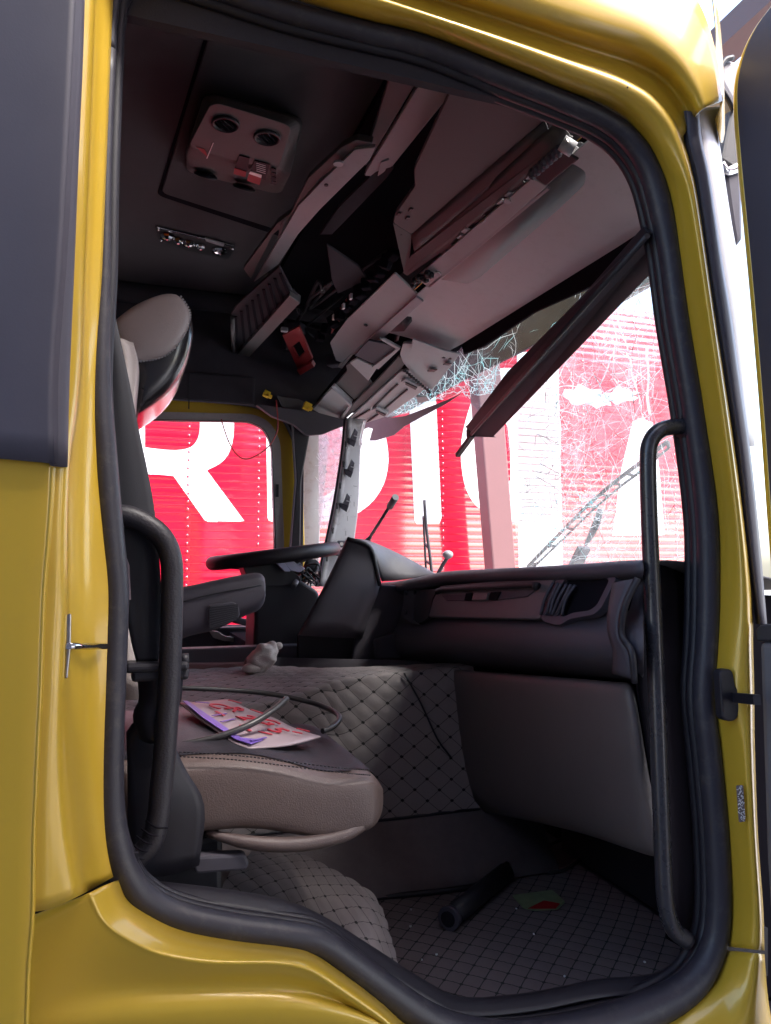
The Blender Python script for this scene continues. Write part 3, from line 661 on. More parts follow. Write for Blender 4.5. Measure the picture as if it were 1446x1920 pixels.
# louvred tray further in
TP = plane3(Vector((.5, 1.5, 3.0)), Vector((.5, 2.3, 3.0)), Vector((.8, 1.5, 2.97)))
plate("louvre_tray", [TP(a, b) for a, b in ((434, 588), (444, 572), (524, 500), (548, 545), (560, 556), (462, 662), (440, 662))], 'liner_dark', oc, t=.01, bevel=.002)
plate("tray_rail", [TP(a, b)+Vector((0, -.01, -.02)) for a, b in ((440, 664), (462, 668), (562, 560), (542, 546))], 'grey2', oc, t=.03, bevel=.003)
for k in range(9):
    t = k/8; a, b = (442+t*84, 590-t*82), (446+t*96, 652-t*104)
    MB().bar(TP(*a)-Vector((0, 0, .008)), TP(*b)-Vector((0, 0, .008)), .010, .004).build("tray_louvre", 'void', oc)
tube("tray_frame", [TP(436, 592)-Vector((0, 0, .006)), TP(438, 660)-Vector((0, 0, .006))], .010, 'grey2', oc, n=1)
plate("cavity_plate", [TP(a, b)+Vector((.1, 0, .05)) for a, b in ((556, 480), (620, 520), (640, 545), (585, 570), (572, 545))], 'liner_dark', oc, t=.01, bevel=.003)
# flat shelf front that glows red from the wall outside
SH = plane3(Vector((.93, 1.2, 2.96)), Vector((.93, 2.2, 2.90)), Vector((.80, 1.2, 3.02)))
plate("shelf_front", rnd([SH(a, b) for a, b in ((740, 512), (783, 553), (642, 680), (630, 676), (619, 643), (650, 600))], .008, 3), 'grey', oc, t=.008, bevel=.002)
plate("shelf_edge", [SH(a, b)+Vector((.002, -.002, -.012)) for a, b in ((779, 550), (792, 560), (652, 690), (632, 684), (640, 677))], 'lilac', oc, t=.02, bevel=.002)
plate("teal_sticker", [SH(a, b)+Vector((.002, -.008, -.026)) for a, b in ((672, 640), (682, 632), (688, 634), (678, 642))], 'teal', oc, t=.001, bevel=0)
MB().disc(SH(686, 608)-Vector((0, 0, .002)), (-.3, 0, -1), .008, .004, 8).build("shelf_hole", 'black', oc)
for k in range(12):
    t = k/11; px, py = 608+t*140, 640-t*150
    c = SH(px, py)+Vector((-.02, 0, .02)); b = MB(); b.box(c, .035, .035, .03+.02*random.random(), Matrix.Rotation(random.random(), 3, 'Z') @ Matrix.Rotation(random.uniform(-.5, .5), 3, 'X'))
    b.build("comb_clip", 'void', oc, bevel=.004)
for px, py in ((628, 598), (646, 578), (660, 560)):
    MB().box(SH(px, py)+Vector((-.01, -.02, 0)), .008, .02, .02).build("comb_tip", 'white', oc)
plate("red_bracket", [SH(a, b)+Vector((-.02, 0, .03)) for a, b in ((612, 638), (660, 575), (672, 580), (630, 640))], 'redplastic', oc, t=.01, bevel=.001)
plate("red_bracket", [SH(a, b)+Vector((-.04, .02, .0)) for a, b in ((548, 628), (580, 612), (604, 672), (576, 692))], 'redplastic', oc, t=.012, bevel=.002, holes=[[SH(a, b)+Vector((-.04, .02, .0)) for a, b in ((566, 650), (580, 640), (590, 660), (577, 672))]])
plate("red_tab", [SH(a, b)+Vector((-.045, .0, -.02)) for a, b in ((574, 688), (602, 674), (607, 682), (580, 698))], 'redplastic', oc, t=.02, bevel=.002)
MB().box(SH(555, 616)+Vector((-.05, 0, -.01)), .03, .02, .02).build("white_tip", 'lilac', oc, bevel=.004)
# wiring loom and loose lumps in the cavity
for k in range(10):
    a = (random.uniform(480, 640), random.uniform(560, 720)); p = [SH(a[0]+random.uniform(-50, 50)*j, a[1]+random.uniform(-30, 30)*j)+Vector((.05, 0, .06+.02*j)) for j in range(4)]
    tube("wiring_loom", p, .006+.006*random.random(), 'black', oc, n=4, seg=6)
for px, py, s in ((520, 672, .07), (560, 700, .09), (505, 690, .06), (620, 700, .06), (590, 730, .07), (640, 668, .05), (540, 640, .06)):
    MB().box(SH(px, py)+Vector((.03, 0, .06)), s, s*1.4, s*.8, Matrix.Rotation(random.random()*2, 3, 'Z')).build("relay_block", 'clad', oc, bevel=.006)
for px, py, s in ((500, 739, 8), (576, 762, 10)):
    c = Y(px, py, 2.22); R_ = Matrix.Rotation(.4, 3, 'Y')
    b = MB(); b.box(c, .036*s/10, .03, .034*s/10, R_); b.box(c+Vector((.012, -.012, -.012)), .02, .02, .016, R_); b.build("yellow_plug", 'conn', oc, bevel=.003)
plate("torn_edge_panel", Ys(2.28, (520, 742), (560, 748), (590, 764), (570, 772), (530, 762)), 'grey2', oc, t=.01, bevel=.002)
# far half of the console: pale pockets, long ribbed panel with two pulls
fc = part("driver_console")
NP = plane3(Vector((1.0, 1.5, 2.88)), Vector((.94, 2.3, 2.72)), Vector((1.24, 1.5, 2.80)))
np_ = lambda *pp, off=0: [NP(a, b)+Vector((-off*.6, -off*.3, -off)) for a, b in pp]
plate("console_back", np_((584, 770), (650, 688), (760, 655), (866, 658), (812, 726), (726, 778), (640, 794), off=-.05), 'void', fc, t=.01, bevel=0)
plate("end_pocket", rnd(np_((586, 768), (606, 745), (626, 724), (660, 756), (634, 792), (612, 782)), .006, 2), 'grey', fc, t=.02, bevel=.003)
plate("pocket_rim", np_((625, 722), (629, 726), (662, 757), (637, 794), (632, 792), (656, 757), off=.012), 'lilac', fc, t=.012, bevel=.001)
plate("inner_tray", np_((628, 724), (648, 700), (646, 690), (656, 684), (690, 716), (700, 732), (662, 754), off=-.012), 'grey2', fc, t=.01, bevel=.003)
plate("tray_wall", np_((655, 682), (668, 674), (706, 692), (690, 716), off=-.004), 'grey', fc, t=.008, bevel=.002)
plate("screen_opening", rnd(np_((664, 668), (690, 640), (748, 652), (708, 688), off=-.004), .004, 2), 'clad', fc, t=.01, bevel=.002)
plate("screen_rim", np_((712, 634), (720, 634), (752, 652), (711, 691), (698, 688), (744, 653), off=.004), 'grey', fc, t=.01, bevel=.001)
plate("console_spine", np_((662, 757), (700, 720), (748, 668), (762, 676), (752, 694), (690, 748), (640, 793), (632, 792)), 'grey2', fc, t=.012, bevel=.003)
plate("long_panel", rnd(np_((644, 793), (694, 748), (752, 694), (772, 690), (804, 724), (770, 748), (726, 778), (684, 792), off=.008), .005, 2), 'grey', fc, t=.012, bevel=.003)
for a, b, c, d in ((702, 760, 748, 716), (724, 762, 766, 726), (660, 786, 696, 764), (692, 786, 712, 772)):
    MB().bar(*np_((a, b), (c, d), off=.012), .006, .006).build("panel_groove", 'black', fc)
for cx, cy, s in ((775, 713, 1), (718, 765, .85)):
    pp = rnd(np_((cx-20*s, cy-4*s), (cx-10*s, cy-10*s), (cx+16*s, cy+4*s), (cx+12*s, cy+12*s), (cx-4*s, cy+6*s), off=.02), .004, 2)
    plate("panel_pull", pp, 'grey', fc, t=.014, bevel=.003)
    plate("pull_recess", np_((cx-10*s, cy-5*s), (cx+12*s, cy+5*s), (cx+9*s, cy+9*s), (cx-10*s, cy-1*s), off=.024), 'black', fc, t=.004, bevel=0)
plate("header_end", rnd(np_((758, 640), (792, 640), (838, 654), (862, 662), (850, 680), (812, 728), (780, 702), (758, 676), (752, 660), off=.01), .006, 2), 'grey', fc, t=.01, bevel=.002)
plate("header_end_flap", np_((778, 628), (836, 650), (866, 656), (858, 668), (800, 656), (774, 648), off=.018), 'grey', fc, t=.006, bevel=.002)
for px, py, s in ((814, 688, 7), (842, 676, 6), (836, 664, 3), (848, 666, 3)):
    MB().box(NP(px, py)+Vector((-.01, -.006, -.016)), .004*s, .005*s, .004).build("clip_hole", 'black', fc)
for k in range(12):
    t = k/11; MB().box(NP(762+t*46, 686+t*40)+Vector((-.008, -.004, -.022)), .010, .008, .012).build("edge_tooth", 'black', fc)
plate("broken_lug", np_((780, 744), (800, 744), (806, 752), (784, 756), off=.0), 'lilac', fc, t=.01, bevel=.002)

# ---------------- roller blind beam fallen across the windscreen
bl = part("sun_blind")
n1, f1 = X(1216, 430, 1.02), X(874, 799, 1.16)
n2, f2 = X(1222, 462, 1.06), X(884, 817, 1.17)
n3, f3 = X(1240, 494, 1.07), X(926, 819, 1.20)
n4, f4 = n1+Vector((.06, .0, .01)), f1+Vector((.05, 0, .0))
fm = X(950, 698, 1.13)
def prism(name, A, B, m):
    return link(name, (lambda me: me)(mesh(name, A+B, [(0, 1, 2, 3), (7, 6, 5, 4)]+[(i, (i+1) % 4, 4+(i+1) % 4, 4+i) for i in range(4)])), M[m], bl, bevel=.003)
e1 = X(948, 702, 1.13)
MBb = MB()
prism("blind_cassette", [n1, n2, n3, n4], [f1, f2, f3, f4], 'dashlite')
plate("blind_cover", [X(1205, 424, 1.0), X(1216, 436, 1.0), X(884, 812, 1.15), X(874, 799, 1.15), X(950, 698, 1.10), X(1090, 556, 1.05)], 'black', bl, t=.012, bevel=.003)
tube("blind_bead", [X(1214, 442, .995), X(884, 814, 1.148)], .006, 'black', bl, n=1)
MB().bar(X(886, 816, 1.16), X(858, 854, 1.17), .018, .014).build("blind_pull_rod", 'black', bl, bevel=.002)
MB().box(X(882, 812, 1.16), .02, .03, .03).build("blind_clip", 'black', bl, bevel=.004)
plate("header_shade", [X(a, b, 1.235) for a, b in ((1205, 424), (1214, 466), (1120, 532), (1000, 586), (905, 650), (870, 664), (864, 646), (1000, 560))], 'void', bl, t=.01, bevel=.002)

# ---------------- far side: door with open window, corner, stripped pillar
fd = part("driver_side_wall")
hole = rnd(Ys(FYI, (60, 728), (300, 738), (478, 760), (532, 780), (556, 832), (562, 1010), (562, 1188), (60, 1188)), .05, 5)
outer = [Vector((-1.06, FYI, FZ)), Vector((.84, FYI, FZ)), Vector((.84, FYI, 2.62)), Y(640, 795, FYI), Y(680, 740, FYI), Vector((1.28, FYI, 2.85)), Vector((1.28, FYI, CZ)), Vector((-1.06, FYI, CZ))]
plate("side_felt", outer, 'liner_dark', fd, t=.05, bevel=.004, holes=[hole])
box("cant_rail_foam", (-.4, FYI-.035, 2.738), (.60, FYI-.002, 2.87), 'liner_dark', fd, bevel=.012)
box("trim_seam", (.30, FYI-.038, 2.70), (.305, FYI-.034, 2.86), 'black', fd, bevel=0)
dd = part("driver_door")
win = rnd(Ys(FYI+.07, (120, 782), (470, 788), (498, 800), (514, 830), (521, 1010), (521, 1176), (120, 1176)), .05, 5)
dout = rnd(Ys(FYI+.07, (60, 718), (480, 745), (545, 775), (566, 830), (572, 1010), (572, 1300), (60, 1300)), .05, 5)
plate("door_shell", dout, 'yellow', dd, t=.04, bevel=.006, holes=[win])
win_o = rnd(Ys(FYI+.055, (120, 768), (476, 776), (508, 792), (526, 826), (533, 1010), (533, 1190), (120, 1190)), .06, 5)
win_i = rnd(Ys(FYI+.055, (130, 785), (468, 791), (494, 803), (509, 832), (515, 1010), (515, 1172), (130, 1172)), .05, 5)
plate("window_frame", win_o, 'alu', dd, t=.012, bevel=.003, holes=[win_i])
gs_o = rnd(Ys(FYI+.05, (130, 783), (469, 789), (496, 802), (511, 831), (518, 1010), (518, 1174), (130, 1174)), .05, 5)
plate("window_gasket", gs_o, 'black', dd, t=.03, bevel=0, holes=[[p+Vector((0, 0, 0)) for p in win_i]])
MB().box(Y(520, 920, FYI+.045), .012, .01, .06).build("frame_slot", 'black', dd)
box("door_trim", (-.5, FYI-.01, 1.12), (.76, FYI+.04, Y(400, 1176, FYI).z), 'black', dd, bevel=.01)
MB().bar(Y(300, 1128, 2.28), Y(482, 1172, 2.28), .03, .03).build("door_pull", 'clad', dd, bevel=.006)
plate("door_handle", rnd(Ys(2.2, (392, 1182), (410, 1184), (420, 1192), (470, 1200), (462, 1204), (420, 1202), (400, 1196)), .006, 2), 'steel', dd, t=.01, bevel=.003)
wr = part("loose_wire")
tube("wire_strand", Ys(2.2, (518, 750), (521, 785), (520, 808), (508, 832), (488, 850), (462, 861), (444, 852), (430, 830), (421, 806), (415, 786)), .0028, 'copper', wr, n=5, seg=6)
tube("wire_strand", Ys(2.21, (521, 785), (517, 815), (506, 838)), .002, 'black', wr, n=4, seg=6)
fp = part("driver_corner")
plate("corner_gasket", Ys(2.30, (548, 775), (584, 800), (566, 900), (562, 1100), (540, 1100), (556, 900)), 'black', fp, t=.05, bevel=.006)
plate("corner_lining", rnd(Ys(2.26, (480, 758), (590, 772), (650, 788), (668, 792), (640, 800), (606, 814), (575, 816), (552, 796), (510, 780)), .01, 3), 'dash', fp, t=.03, bevel=.006)
plate("outer_corner_panel", rnd(Ys(2.62, (570, 808), (616, 816), (613, 880), (606, 940), (600, 1000), (598, 1100), (556, 1100), (560, 960)), .008, 2), 'rust', fp, t=.05, bevel=.012, seg=3)
# stripped pillar trim with clips
pp_ = part("stripped_pillar")
lft = [(650, 784), (645, 840), (638, 890), (630, 940), (620, 990), (609, 1040), (596, 1100)]
rgt = [(684, 786), (676, 840), (674, 890), (672, 940), (667, 990), (660, 1040), (652, 1100)]
st = []
for (a, b), (c, d) in zip(lft, rgt):
    st.append([Y(a-3, b, 2.12), Y(a, b, 2.085), Y(a+4, b, 2.075), Y(a+9, b, 2.085), Y(a+12, b, 2.10), Y(c-2, d, 2.10), Y(c, d, 2.12)])
loft("pillar_trim", st, 'bare', pp_, 4, 1, solid=.004)
tube("pillar_edge", [Y(a-2, b, 2.10) for a, b in lft], .009, 'black', pp_, n=4, seg=8)
for k, (px, py) in enumerate(((662, 826), (656, 884), (648, 948))):
    q = [Y(px-11, py-5, 2.07), Y(px-4, py-3, 2.06), Y(px+1, py-14, 2.05), Y(px+4, py-22, 2.05), Y(px+9, py-16, 2.05), Y(px+6, py+2, 2.06), Y(px+2, py+12, 2.07), Y(px-8, py+6, 2.07)]
    plate("trim_clip", q, 'clad', pp_, t=.02, bevel=.001)
    MB().bar(Y(px+2, py-9, 2.045), Y(px+10, py-7, 2.045), .004, .004).build("clip_pin", 'lilac', pp_)
for px, py in ((648, 834), (643, 872), (637, 912), (631, 950), (623, 996), (612, 1048)):
    MB().box(Y(px, py, 2.083), .008, .02, .022).build("pillar_slot", 'black', pp_)
    MB().disc(Y(px+1, py-5, 2.078), (0, -1, 0), .006, .004, 8).build("pillar_slot", 'black', pp_)
plate("lower_bracket", Ys(2.06, (622, 1036), (632, 1028), (648, 1032), (640, 1044)), 'clad', pp_, t=.03, bevel=.003)
MB().box(Y(640, 1020, 2.06), .03, .02, .03).build("bolt_plate", 'clad', pp_, bevel=.002)
MB().disc(Y(640, 1020, 2.048), (0, -1, 0), .008, .008, 8).build("bolt_head", 'steel', pp_)
for k in range(22):
    t = random.random(); i = min(5, int(t*6)); f = t*6-i
    a = lft[i][0]*(1-f)+lft[i+1][0]*f+14; b = lft[i][1]*(1-f)+lft[i+1][1]*f; wd = 22
    x0 = a+random.random()*wd; d_ = random.choice(((0, 9), (6, 1), (4, 0)))
    MB().bar(Y(x0, b, 2.0985), Y(x0+d_[0], b+d_[1], 2.0985), .0014, .001).build("chalk_mark", 'clad', pp_)
# ---------------- windscreen: what is left of it, crazed
GX = lambda z: 1.27+(2.84-z)*.22
GP = plane3(Vector((GX(2.84), 0, 2.84)), Vector((GX(2.84), 2, 2.84)), Vector((GX(2.0), 0, 2.0)))
gm = bpy.data.materials.new("crazed_glass"); gm.use_nodes = True; n_ = gm.node_tree.nodes; l_ = gm.node_tree.links; n_.clear()
def glass_mat(name, haze, tint, hz_scale):
    m = bpy.data.materials.new(name); m.use_nodes = True; n = m.node_tree.nodes; l = m.node_tree.links; n.clear()
    o = n.new("ShaderNodeOutputMaterial"); tr = n.new("ShaderNodeBsdfTransparent"); tr.inputs[0].default_value = (*tint, 1)
    tl = n.new("ShaderNodeBsdfTranslucent"); tl.inputs[0].default_value = (.93, .95, .96, 1)
    gl = n.new("ShaderNodeBsdfGlossy"); gl.inputs["Roughness"].default_value = .04
    lw = n.new("ShaderNodeLayerWeight"); lw.inputs[0].default_value = .5
    pw = n.new("ShaderNodeMath"); pw.operation = 'POWER'; pw.inputs[1].default_value = 4; l.new(lw.outputs["Facing"], pw.inputs[0])
    fr = n.new("ShaderNodeMath"); fr.operation = 'MULTIPLY_ADD'; fr.inputs[1].default_value = .5; fr.inputs[2].default_value = .03; l.new(pw.outputs[0], fr.inputs[0])
    tc = n.new("ShaderNodeTexCoord"); vo = n.new("ShaderNodeTexNoise"); vo.inputs["Scale"].default_value = hz_scale; vo.inputs["Detail"].default_value = 9; vo.inputs["Roughness"].default_value = .8
    l.new(tc.outputs["Object"], vo.inputs["Vector"])
    mr_ = n.new("ShaderNodeMapRange"); mr_.inputs["From Min"].default_value = .35; mr_.inputs["From Max"].default_value = .7; mr_.inputs["To Min"].default_value = haze*.25; mr_.inputs["To Max"].default_value = min(1, haze*1.8)
    l.new(vo.outputs["Fac"], mr_.inputs["Value"])
    a = n.new("ShaderNodeMixShader"); l.new(mr_.outputs[0], a.inputs[0]); l.new(tr.outputs[0], a.inputs[1]); l.new(tl.outputs[0], a.inputs[2])
    b = n.new("ShaderNodeMixShader"); l.new(fr.outputs[0], b.inputs[0]); l.new(a.outputs[0], b.inputs[1]); l.new(gl.outputs[0], b.inputs[2])
    l.new(b.outputs[0], o.inputs[0]); return m
bpy.data.materials.remove(gm)
M['glass'] = glass_mat("clear_glass", .0, (.97, .98, .98), 5)
M['film'] = glass_mat("crazed_interlayer", .135, (.97, .98, .98), 6)
M['glass_top'] = glass_mat("upper_crazed_glass", .005, (.80, .86, .88), 8)
M['glass_corner'] = glass_mat("crazed_corner_glass", .55, (.93, .95, .96), 30)
def crack_mat(name, col, tl):
    m = bpy.data.materials.new(name); m.use_nodes = True; n = m.node_tree.nodes; l = m.node_tree.links
    b = n["Principled BSDF"]; b.inputs["Base Color"].default_value = (*col, 1); b.inputs["Roughness"].default_value = .2
    t = n.new("ShaderNodeBsdfTranslucent"); t.inputs[0].default_value = (*col, 1); x = n.new("ShaderNodeMixShader"); x.inputs[0].default_value = tl
    l.new(b.outputs[0], x.inputs[1]); l.new(t.outputs[0], x.inputs[2]); l.new(x.outputs[0], n["Material Output"].inputs[0]); return m
M['crack'] = crack_mat("fracture_white", (.92, .96, .97), .88)
M['crack_cyan'] = crack_mat("fracture_edge_green", (.62, .9, .92), .85)
M['crack_dark'] = crack_mat("fracture_dark", (.05, .09, .09), .1)  # dark tone among the white fracture lines
ws = part("windscreen")
gpts = lambda *pp: [GP(a, b) for a, b in pp]
right_px = [(1232, 470), (1262, 600), (1296, 1100), (1120, 1100), (990, 1086), (972, 1040), (966, 1000), (963, 960), (959, 925), (957, 890), (953, 850), (947, 800), (950, 775), (1040, 690), (1130, 590)]
plate("shattered_pane", gpts(*right_px), 'glass', ws, t=.006, bevel=0)
fme = mesh("crazed_interlayer", [p+Vector((.003, 0, 0)) for p in gpts(*right_px)], [tuple(range(len(right_px)))])
link("crazed_interlayer", fme, M['film'], ws)
top_px = [(690, 786), (740, 780), (775, 772), (800, 758), (838, 748), (866, 735), (884, 756), (898, 772), (930, 740), (1020, 660), (1100, 590), (1140, 575), (1232, 520), (1222, 440), (1000, 560), (860, 640), (800, 700)]
plate("shattered_pane", gpts(*top_px), 'glass_top', ws, t=.006, bevel=0, label="shattered top strip of the windscreen")
plate("torn_film", gpts((668, 796), (700, 788), (760, 780), (838, 750), (866, 737), (838, 756), (790, 782), (757, 800), (738, 816), (705, 826), (693, 826), (699, 804)), 'clad', ws, t=.003, bevel=0)
def inside(poly, p):
    x, y = p; c = False
    for (x1, y1), (x2, y2) in zip(poly, poly[1:]+poly[:1]):
        if (y1 > y) != (y2 > y) and x < x1+(y-y1)*(x2-x1)/(y2-y1): c = not c
    return c
cracks = {'crack': MB(), 'crack_cyan': MB(), 'crack_dark': MB()}
def crack_line(px, py, ang, L, wd, kind, poly, jit=.25, br=.25, depth=0):
    pts = [(px, py)]; a = ang; step = 9
    for i in range(int(L/step)):
        a += random.gauss(0, jit); px += cos(a)*step; py += sin(a)*step
        if not inside(poly, (px, py)): break
        pts.append((px, py))
        if depth < 2 and random.random() < br: crack_line(px, py, a+random.choice((-1, 1))*random.uniform(.5, 1.2), L*random.uniform(.2, .5), wd*.7, kind if random.random() < .8 else 'crack_dark', poly, jit, br*.6, depth+1)
    if len(pts) > 1:
        K = len(pts); off = random.uniform(-.004, .004)
        P3 = [GP(a, b)+Vector((-.005+off, 0, 0)) for a, b in pts]
        cracks[kind].add(*tube_parts(P3, [wd*(.35+.65*random.random())*(1 if 0 < i < K-1 else .3) for i in range(K)], 3))
rs = [p for p in right_px]; ts = [p for p in top_px]
def rp(poly, x0, x1, y0, y1):
    while True:
        p = (random.uniform(x0, x1), random.uniform(y0, y1))
        if inside(poly, p): return p
for k in range(80):    # long straight shards fanning out from the upper left
    p = rp(rs, 960, 1290, 520, 1060); crack_line(*p, random.choice((-.85, -1.0, -1.15, -1.4, 2.2, 1.25, 1.6))+random.gauss(0, .2), random.uniform(40, 190), random.uniform(.0004, .0011), 'crack', rs, jit=.07, br=.10)
def web(pts, poly, wmin, wmax, kinds, lmax):
    n = len(pts); near = []
    for i, (x, y) in enumerate(pts):
        near.append(sorted((j for j in range(n) if j != i and (pts[j][0]-x)**2+(pts[j][1]-y)**2 < lmax*lmax), key=lambda j: (pts[j][0]-x)**2+(pts[j][1]-y)**2)[:14])
    for i in range(n):
        for j in near[i]:
            if j < i: continue
            mx_, my_ = (pts[i][0]+pts[j][0])/2, (pts[i][1]+pts[j][1])/2; r2 = ((pts[i][0]-pts[j][0])**2+(pts[i][1]-pts[j][1])**2)/4*.98
            if any(k != j and (pts[k][0]-mx_)**2+(pts[k][1]-my_)**2 < r2 for k in near[i]): continue
            a, b = pts[i], pts[j]; m = (mx_+random.gauss(0, 1.2), my_+random.gauss(0, 1.2)); off = Vector((-.005+random.uniform(-.002, .002), 0, 0))
            w0 = random.uniform(wmin, wmax); cracks[random.choice(kinds)].add(*tube_parts([GP(*a)+off, GP(*m)+off, GP(*b)+off], [w0, w0*random.uniform(.5, 1.2), w0*.7], 3))
P_ = []
for k in range(150):
    p = rp(rs, 960, 1295, 520, 1075); P_.append(p)
web(P_, rs, .0004, .0011, ('crack', 'crack', 'crack', 'crack_cyan', 'crack_dark'), 80)
P_ = []
for k in range(420):
    c = random.gauss(1065, 42), random.gauss(900, 75)
    if inside(rs, c): P_.append(c)
web(P_, rs, .0004, .0010, ('crack', 'crack', 'crack', 'crack_cyan', 'crack_dark'), 40)
P_ = []
for k in range(140):
    p = rp(rs, 1020, 1240, 540, 800); P_.append(p)
web(P_, rs, .0004, .0009, ('crack', 'crack', 'crack_dark'), 60)
for k in range(60):
    p = rp(rs, 970, 1290, 650, 1070); crack_line(*p, random.uniform(0, 6.28), random.uniform(15, 70), random.uniform(.0003, .0007), 'crack_dark', rs, jit=.2, br=.15)
for (a, b), (c, d), w_ in (((1160, 590), (1180, 660), .0026), ((1180, 660), (1205, 760), .0026), ((1205, 760), (1225, 860), .002), ((1030, 700), (1120, 590), .003), ((1030, 700), (1045, 800), .002), ((1120, 590), (1040, 720), .0025), ((1215, 650), (1222, 780), .004), ((1160, 640), (1130, 720), .002), ((1110, 720), (1080, 700), .0018), ((1200, 700), (1100, 760), .0015), ((1075, 700), (1080, 770), .002), ((1040, 730), (1100, 720), .0015)):
    n = 7; P = [GP(a+(c-a)*i/n+random.uniform(-3, 3), b+(d-b)*i/n+random.uniform(-3, 3))+Vector((-.006, 0, 0)) for i in range(n+1)]
    cracks['crack'].add(*tube_parts(P, [w_*random.uniform(.5, 1.2) for _ in P], 4))
P_ = []
for k in range(260):    # crazed band along the torn edge of the top strip, denser towards the edge
    t = random.random(); px = 740+t*200; py = 776-t*48-abs(random.gauss(0, 1))*26+6; p = (px+random.gauss(0, 3), py)
    if inside(ts, p): P_.append(p)
web(P_, ts, .0005, .0015, ('crack', 'crack', 'crack', 'crack_cyan', 'crack_cyan'), 45)
for k in range(60):
    t = random.random(); px = 745+t*190; py = 772-t*45+random.uniform(-44, 8)
    if inside(ts, (px, py)): crack_line(px, py, random.choice((-1.0, -1.25, -1.75, -2.1))+random.gauss(0, .15), random.uniform(30, 90), random.uniform(.0006, .0014), random.choice(('crack', 'crack', 'crack_cyan')), ts, jit=.05, br=.06)
for k in range(60):
    p = rp(ts, 800, 1240, 440, 740); crack_line(*p, -1.0+random.gauss(0, .4), random.uniform(20, 90), random.uniform(.0005, .0014), random.choice(('crack', 'crack_cyan')), ts, jit=.2, br=.2)
for k in range(70):
    c = random.choice(((1040, 1010), (1055, 990), (1090, 950), (1100, 930), (1020, 1035), (1118, 905))); c = (c[0]+random.gauss(0, 12), c[1]+random.gauss(0, 10))
    if inside(rs, c): crack_line(*c, random.uniform(0, 6.28), random.uniform(9, 40), random.uniform(.0006, .0016), random.choice(('crack', 'crack_cyan')), rs, jit=.5, br=.1)
cracks['crack'].build("fracture_lines", 'crack', ws, kind='stuff'); cracks['crack_cyan'].build("fracture_lines", 'crack_cyan', ws, kind='stuff'); cracks['crack_dark'].build("fracture_lines", 'crack_dark', ws, kind='stuff')
for px, py, s in ((1096, 742, 34), (1168, 742, 30), (1128, 752, 24)):
    K = 17; pp = [(px+cos(2*pi*i/K)*s*random.uniform(.6, 1.3), py+sin(2*pi*i/K)*s*.55*random.uniform(.6, 1.2)) for i in range(K)]
    plate("crushed_patch", [p+Vector((-.004, 0, 0)) for p in gpts(*pp)], 'crack', ws, t=.002, bevel=0)
vs_ = part("outer_sun_visor")
plate("visor_blade", [X(a, b, 1.62) for a, b in ((676, 806), (770, 766), (860, 716), (1010, 640), (1140, 578), (1225, 530), (1225, 420), (1000, 520), (860, 600), (676, 720))], 'black', vs_, t=.02, bevel=.004)
# crazed corner glass on the driver's side
cg = Ys(2.5, (598, 806), (620, 798), (650, 784), (646, 900), (636, 985), (598, 985))
plate("corner_pane", cg, 'glass_corner', ws, t=.005, bevel=0)
cb = MB(); cd = MB()
for k in range(150):
    px, py = random.uniform(600, 645), random.uniform(795, 985); a = random.uniform(0, 6.28); L = random.uniform(4, 16)
    (cb if k % 3 else cd).add(*tube_parts([Y(px, py, 2.49), Y(px+cos(a)*L*.5, py+sin(a)*L*.5+1, 2.488), Y(px+cos(a)*L, py+sin(a)*L, 2.49)], .0012, 3))
cb.build("fracture_lines", 'crack', ws, kind='stuff'); cd.build("fracture_lines", 'rust', ws, kind='stuff')
MB().tube([Y(684, 790, 2.0), Y(680, 806, 1.98), Y(676, 826, 1.98), Y(678, 836, 1.98)], .006, n=4).build("glass_splinter", 'crack', ws, smooth=True)

# ---------------- wipers, aerial and rods outside the screen
wp = part("wiper")
WX = 1.56
wx = lambda a, b: X(a, b, WX)
mbw = MB()
up_ = [(990, 1062), (1060, 990), (1100, 950), (1150, 906), (1200, 868), (1252, 828)]
lo_ = [(998, 1066), (1069, 998), (1110, 958), (1160, 915), (1205, 881), (1255, 839)]
tube("wiper_blade", [wx(*p) for p in up_], .007, 'black', wp, n=3, seg=8)
tube("wiper_rail", [wx(*p) for p in lo_], .0045, 'black', wp, n=3, seg=8)
for k in range(11):
    t = k/10; i = min(4, int(t*5)); f = t*5-i
    a = (up_[i][0]*(1-f)+up_[i+1][0]*f, up_[i][1]*(1-f)+up_[i+1][1]*f); t2 = min(1, t+.03); i = min(4, int(t2*5)); f = t2*5-i
    b = (lo_[i][0]*(1-f)+lo_[i+1][0]*f, lo_[i][1]*(1-f)+lo_[i+1][1]*f)
    MB().bar(wx(*a), wx(*b), .009, .009).build("wiper_strut", 'black', wp)
tube("wiper_arm", [wx(1126, 956), wx(1118, 982), wx(1108, 1004), wx(1098, 1022)], [.012, .014, .012, .006], 'black', wp, n=4, seg=8)
MB().bar(wx(1096, 1026), wx(1078, 1062), .05, .02).build("wiper_foot", 'clad', wp, bevel=.004)
w2 = part("wiper")
wy = lambda a, b: X(a, b, 1.52)
tube("wiper_blade", [wy(796, 938), wy(799, 985), wy(806, 1040), wy(811, 1085)], .008, 'black', w2, n=3, seg=8)
tube("wiper_rail", [wy(794, 968), wy(796, 1010), wy(798, 1050), wy(800, 1085)], .006, 'black', w2, n=3, seg=8)
for a, b, c, d in ((794, 970, 799, 978), (797, 1020, 805, 1028), (799, 1052, 808, 1058)):
    MB().bar(wy(a, b), wy(c, d), .010, .010).build("wiper_strut", 'black', w2)
ae = part("aerial")
tube("aerial_rod", [X(687, 1018, 1.05), X(738, 938, 1.05)], .007, 'clad', ae, n=1, seg=8)
tube("aerial_tip", [X(731, 950, 1.05), X(742, 932, 1.05)], .014, 'dashlite', ae, n=1, seg=10)
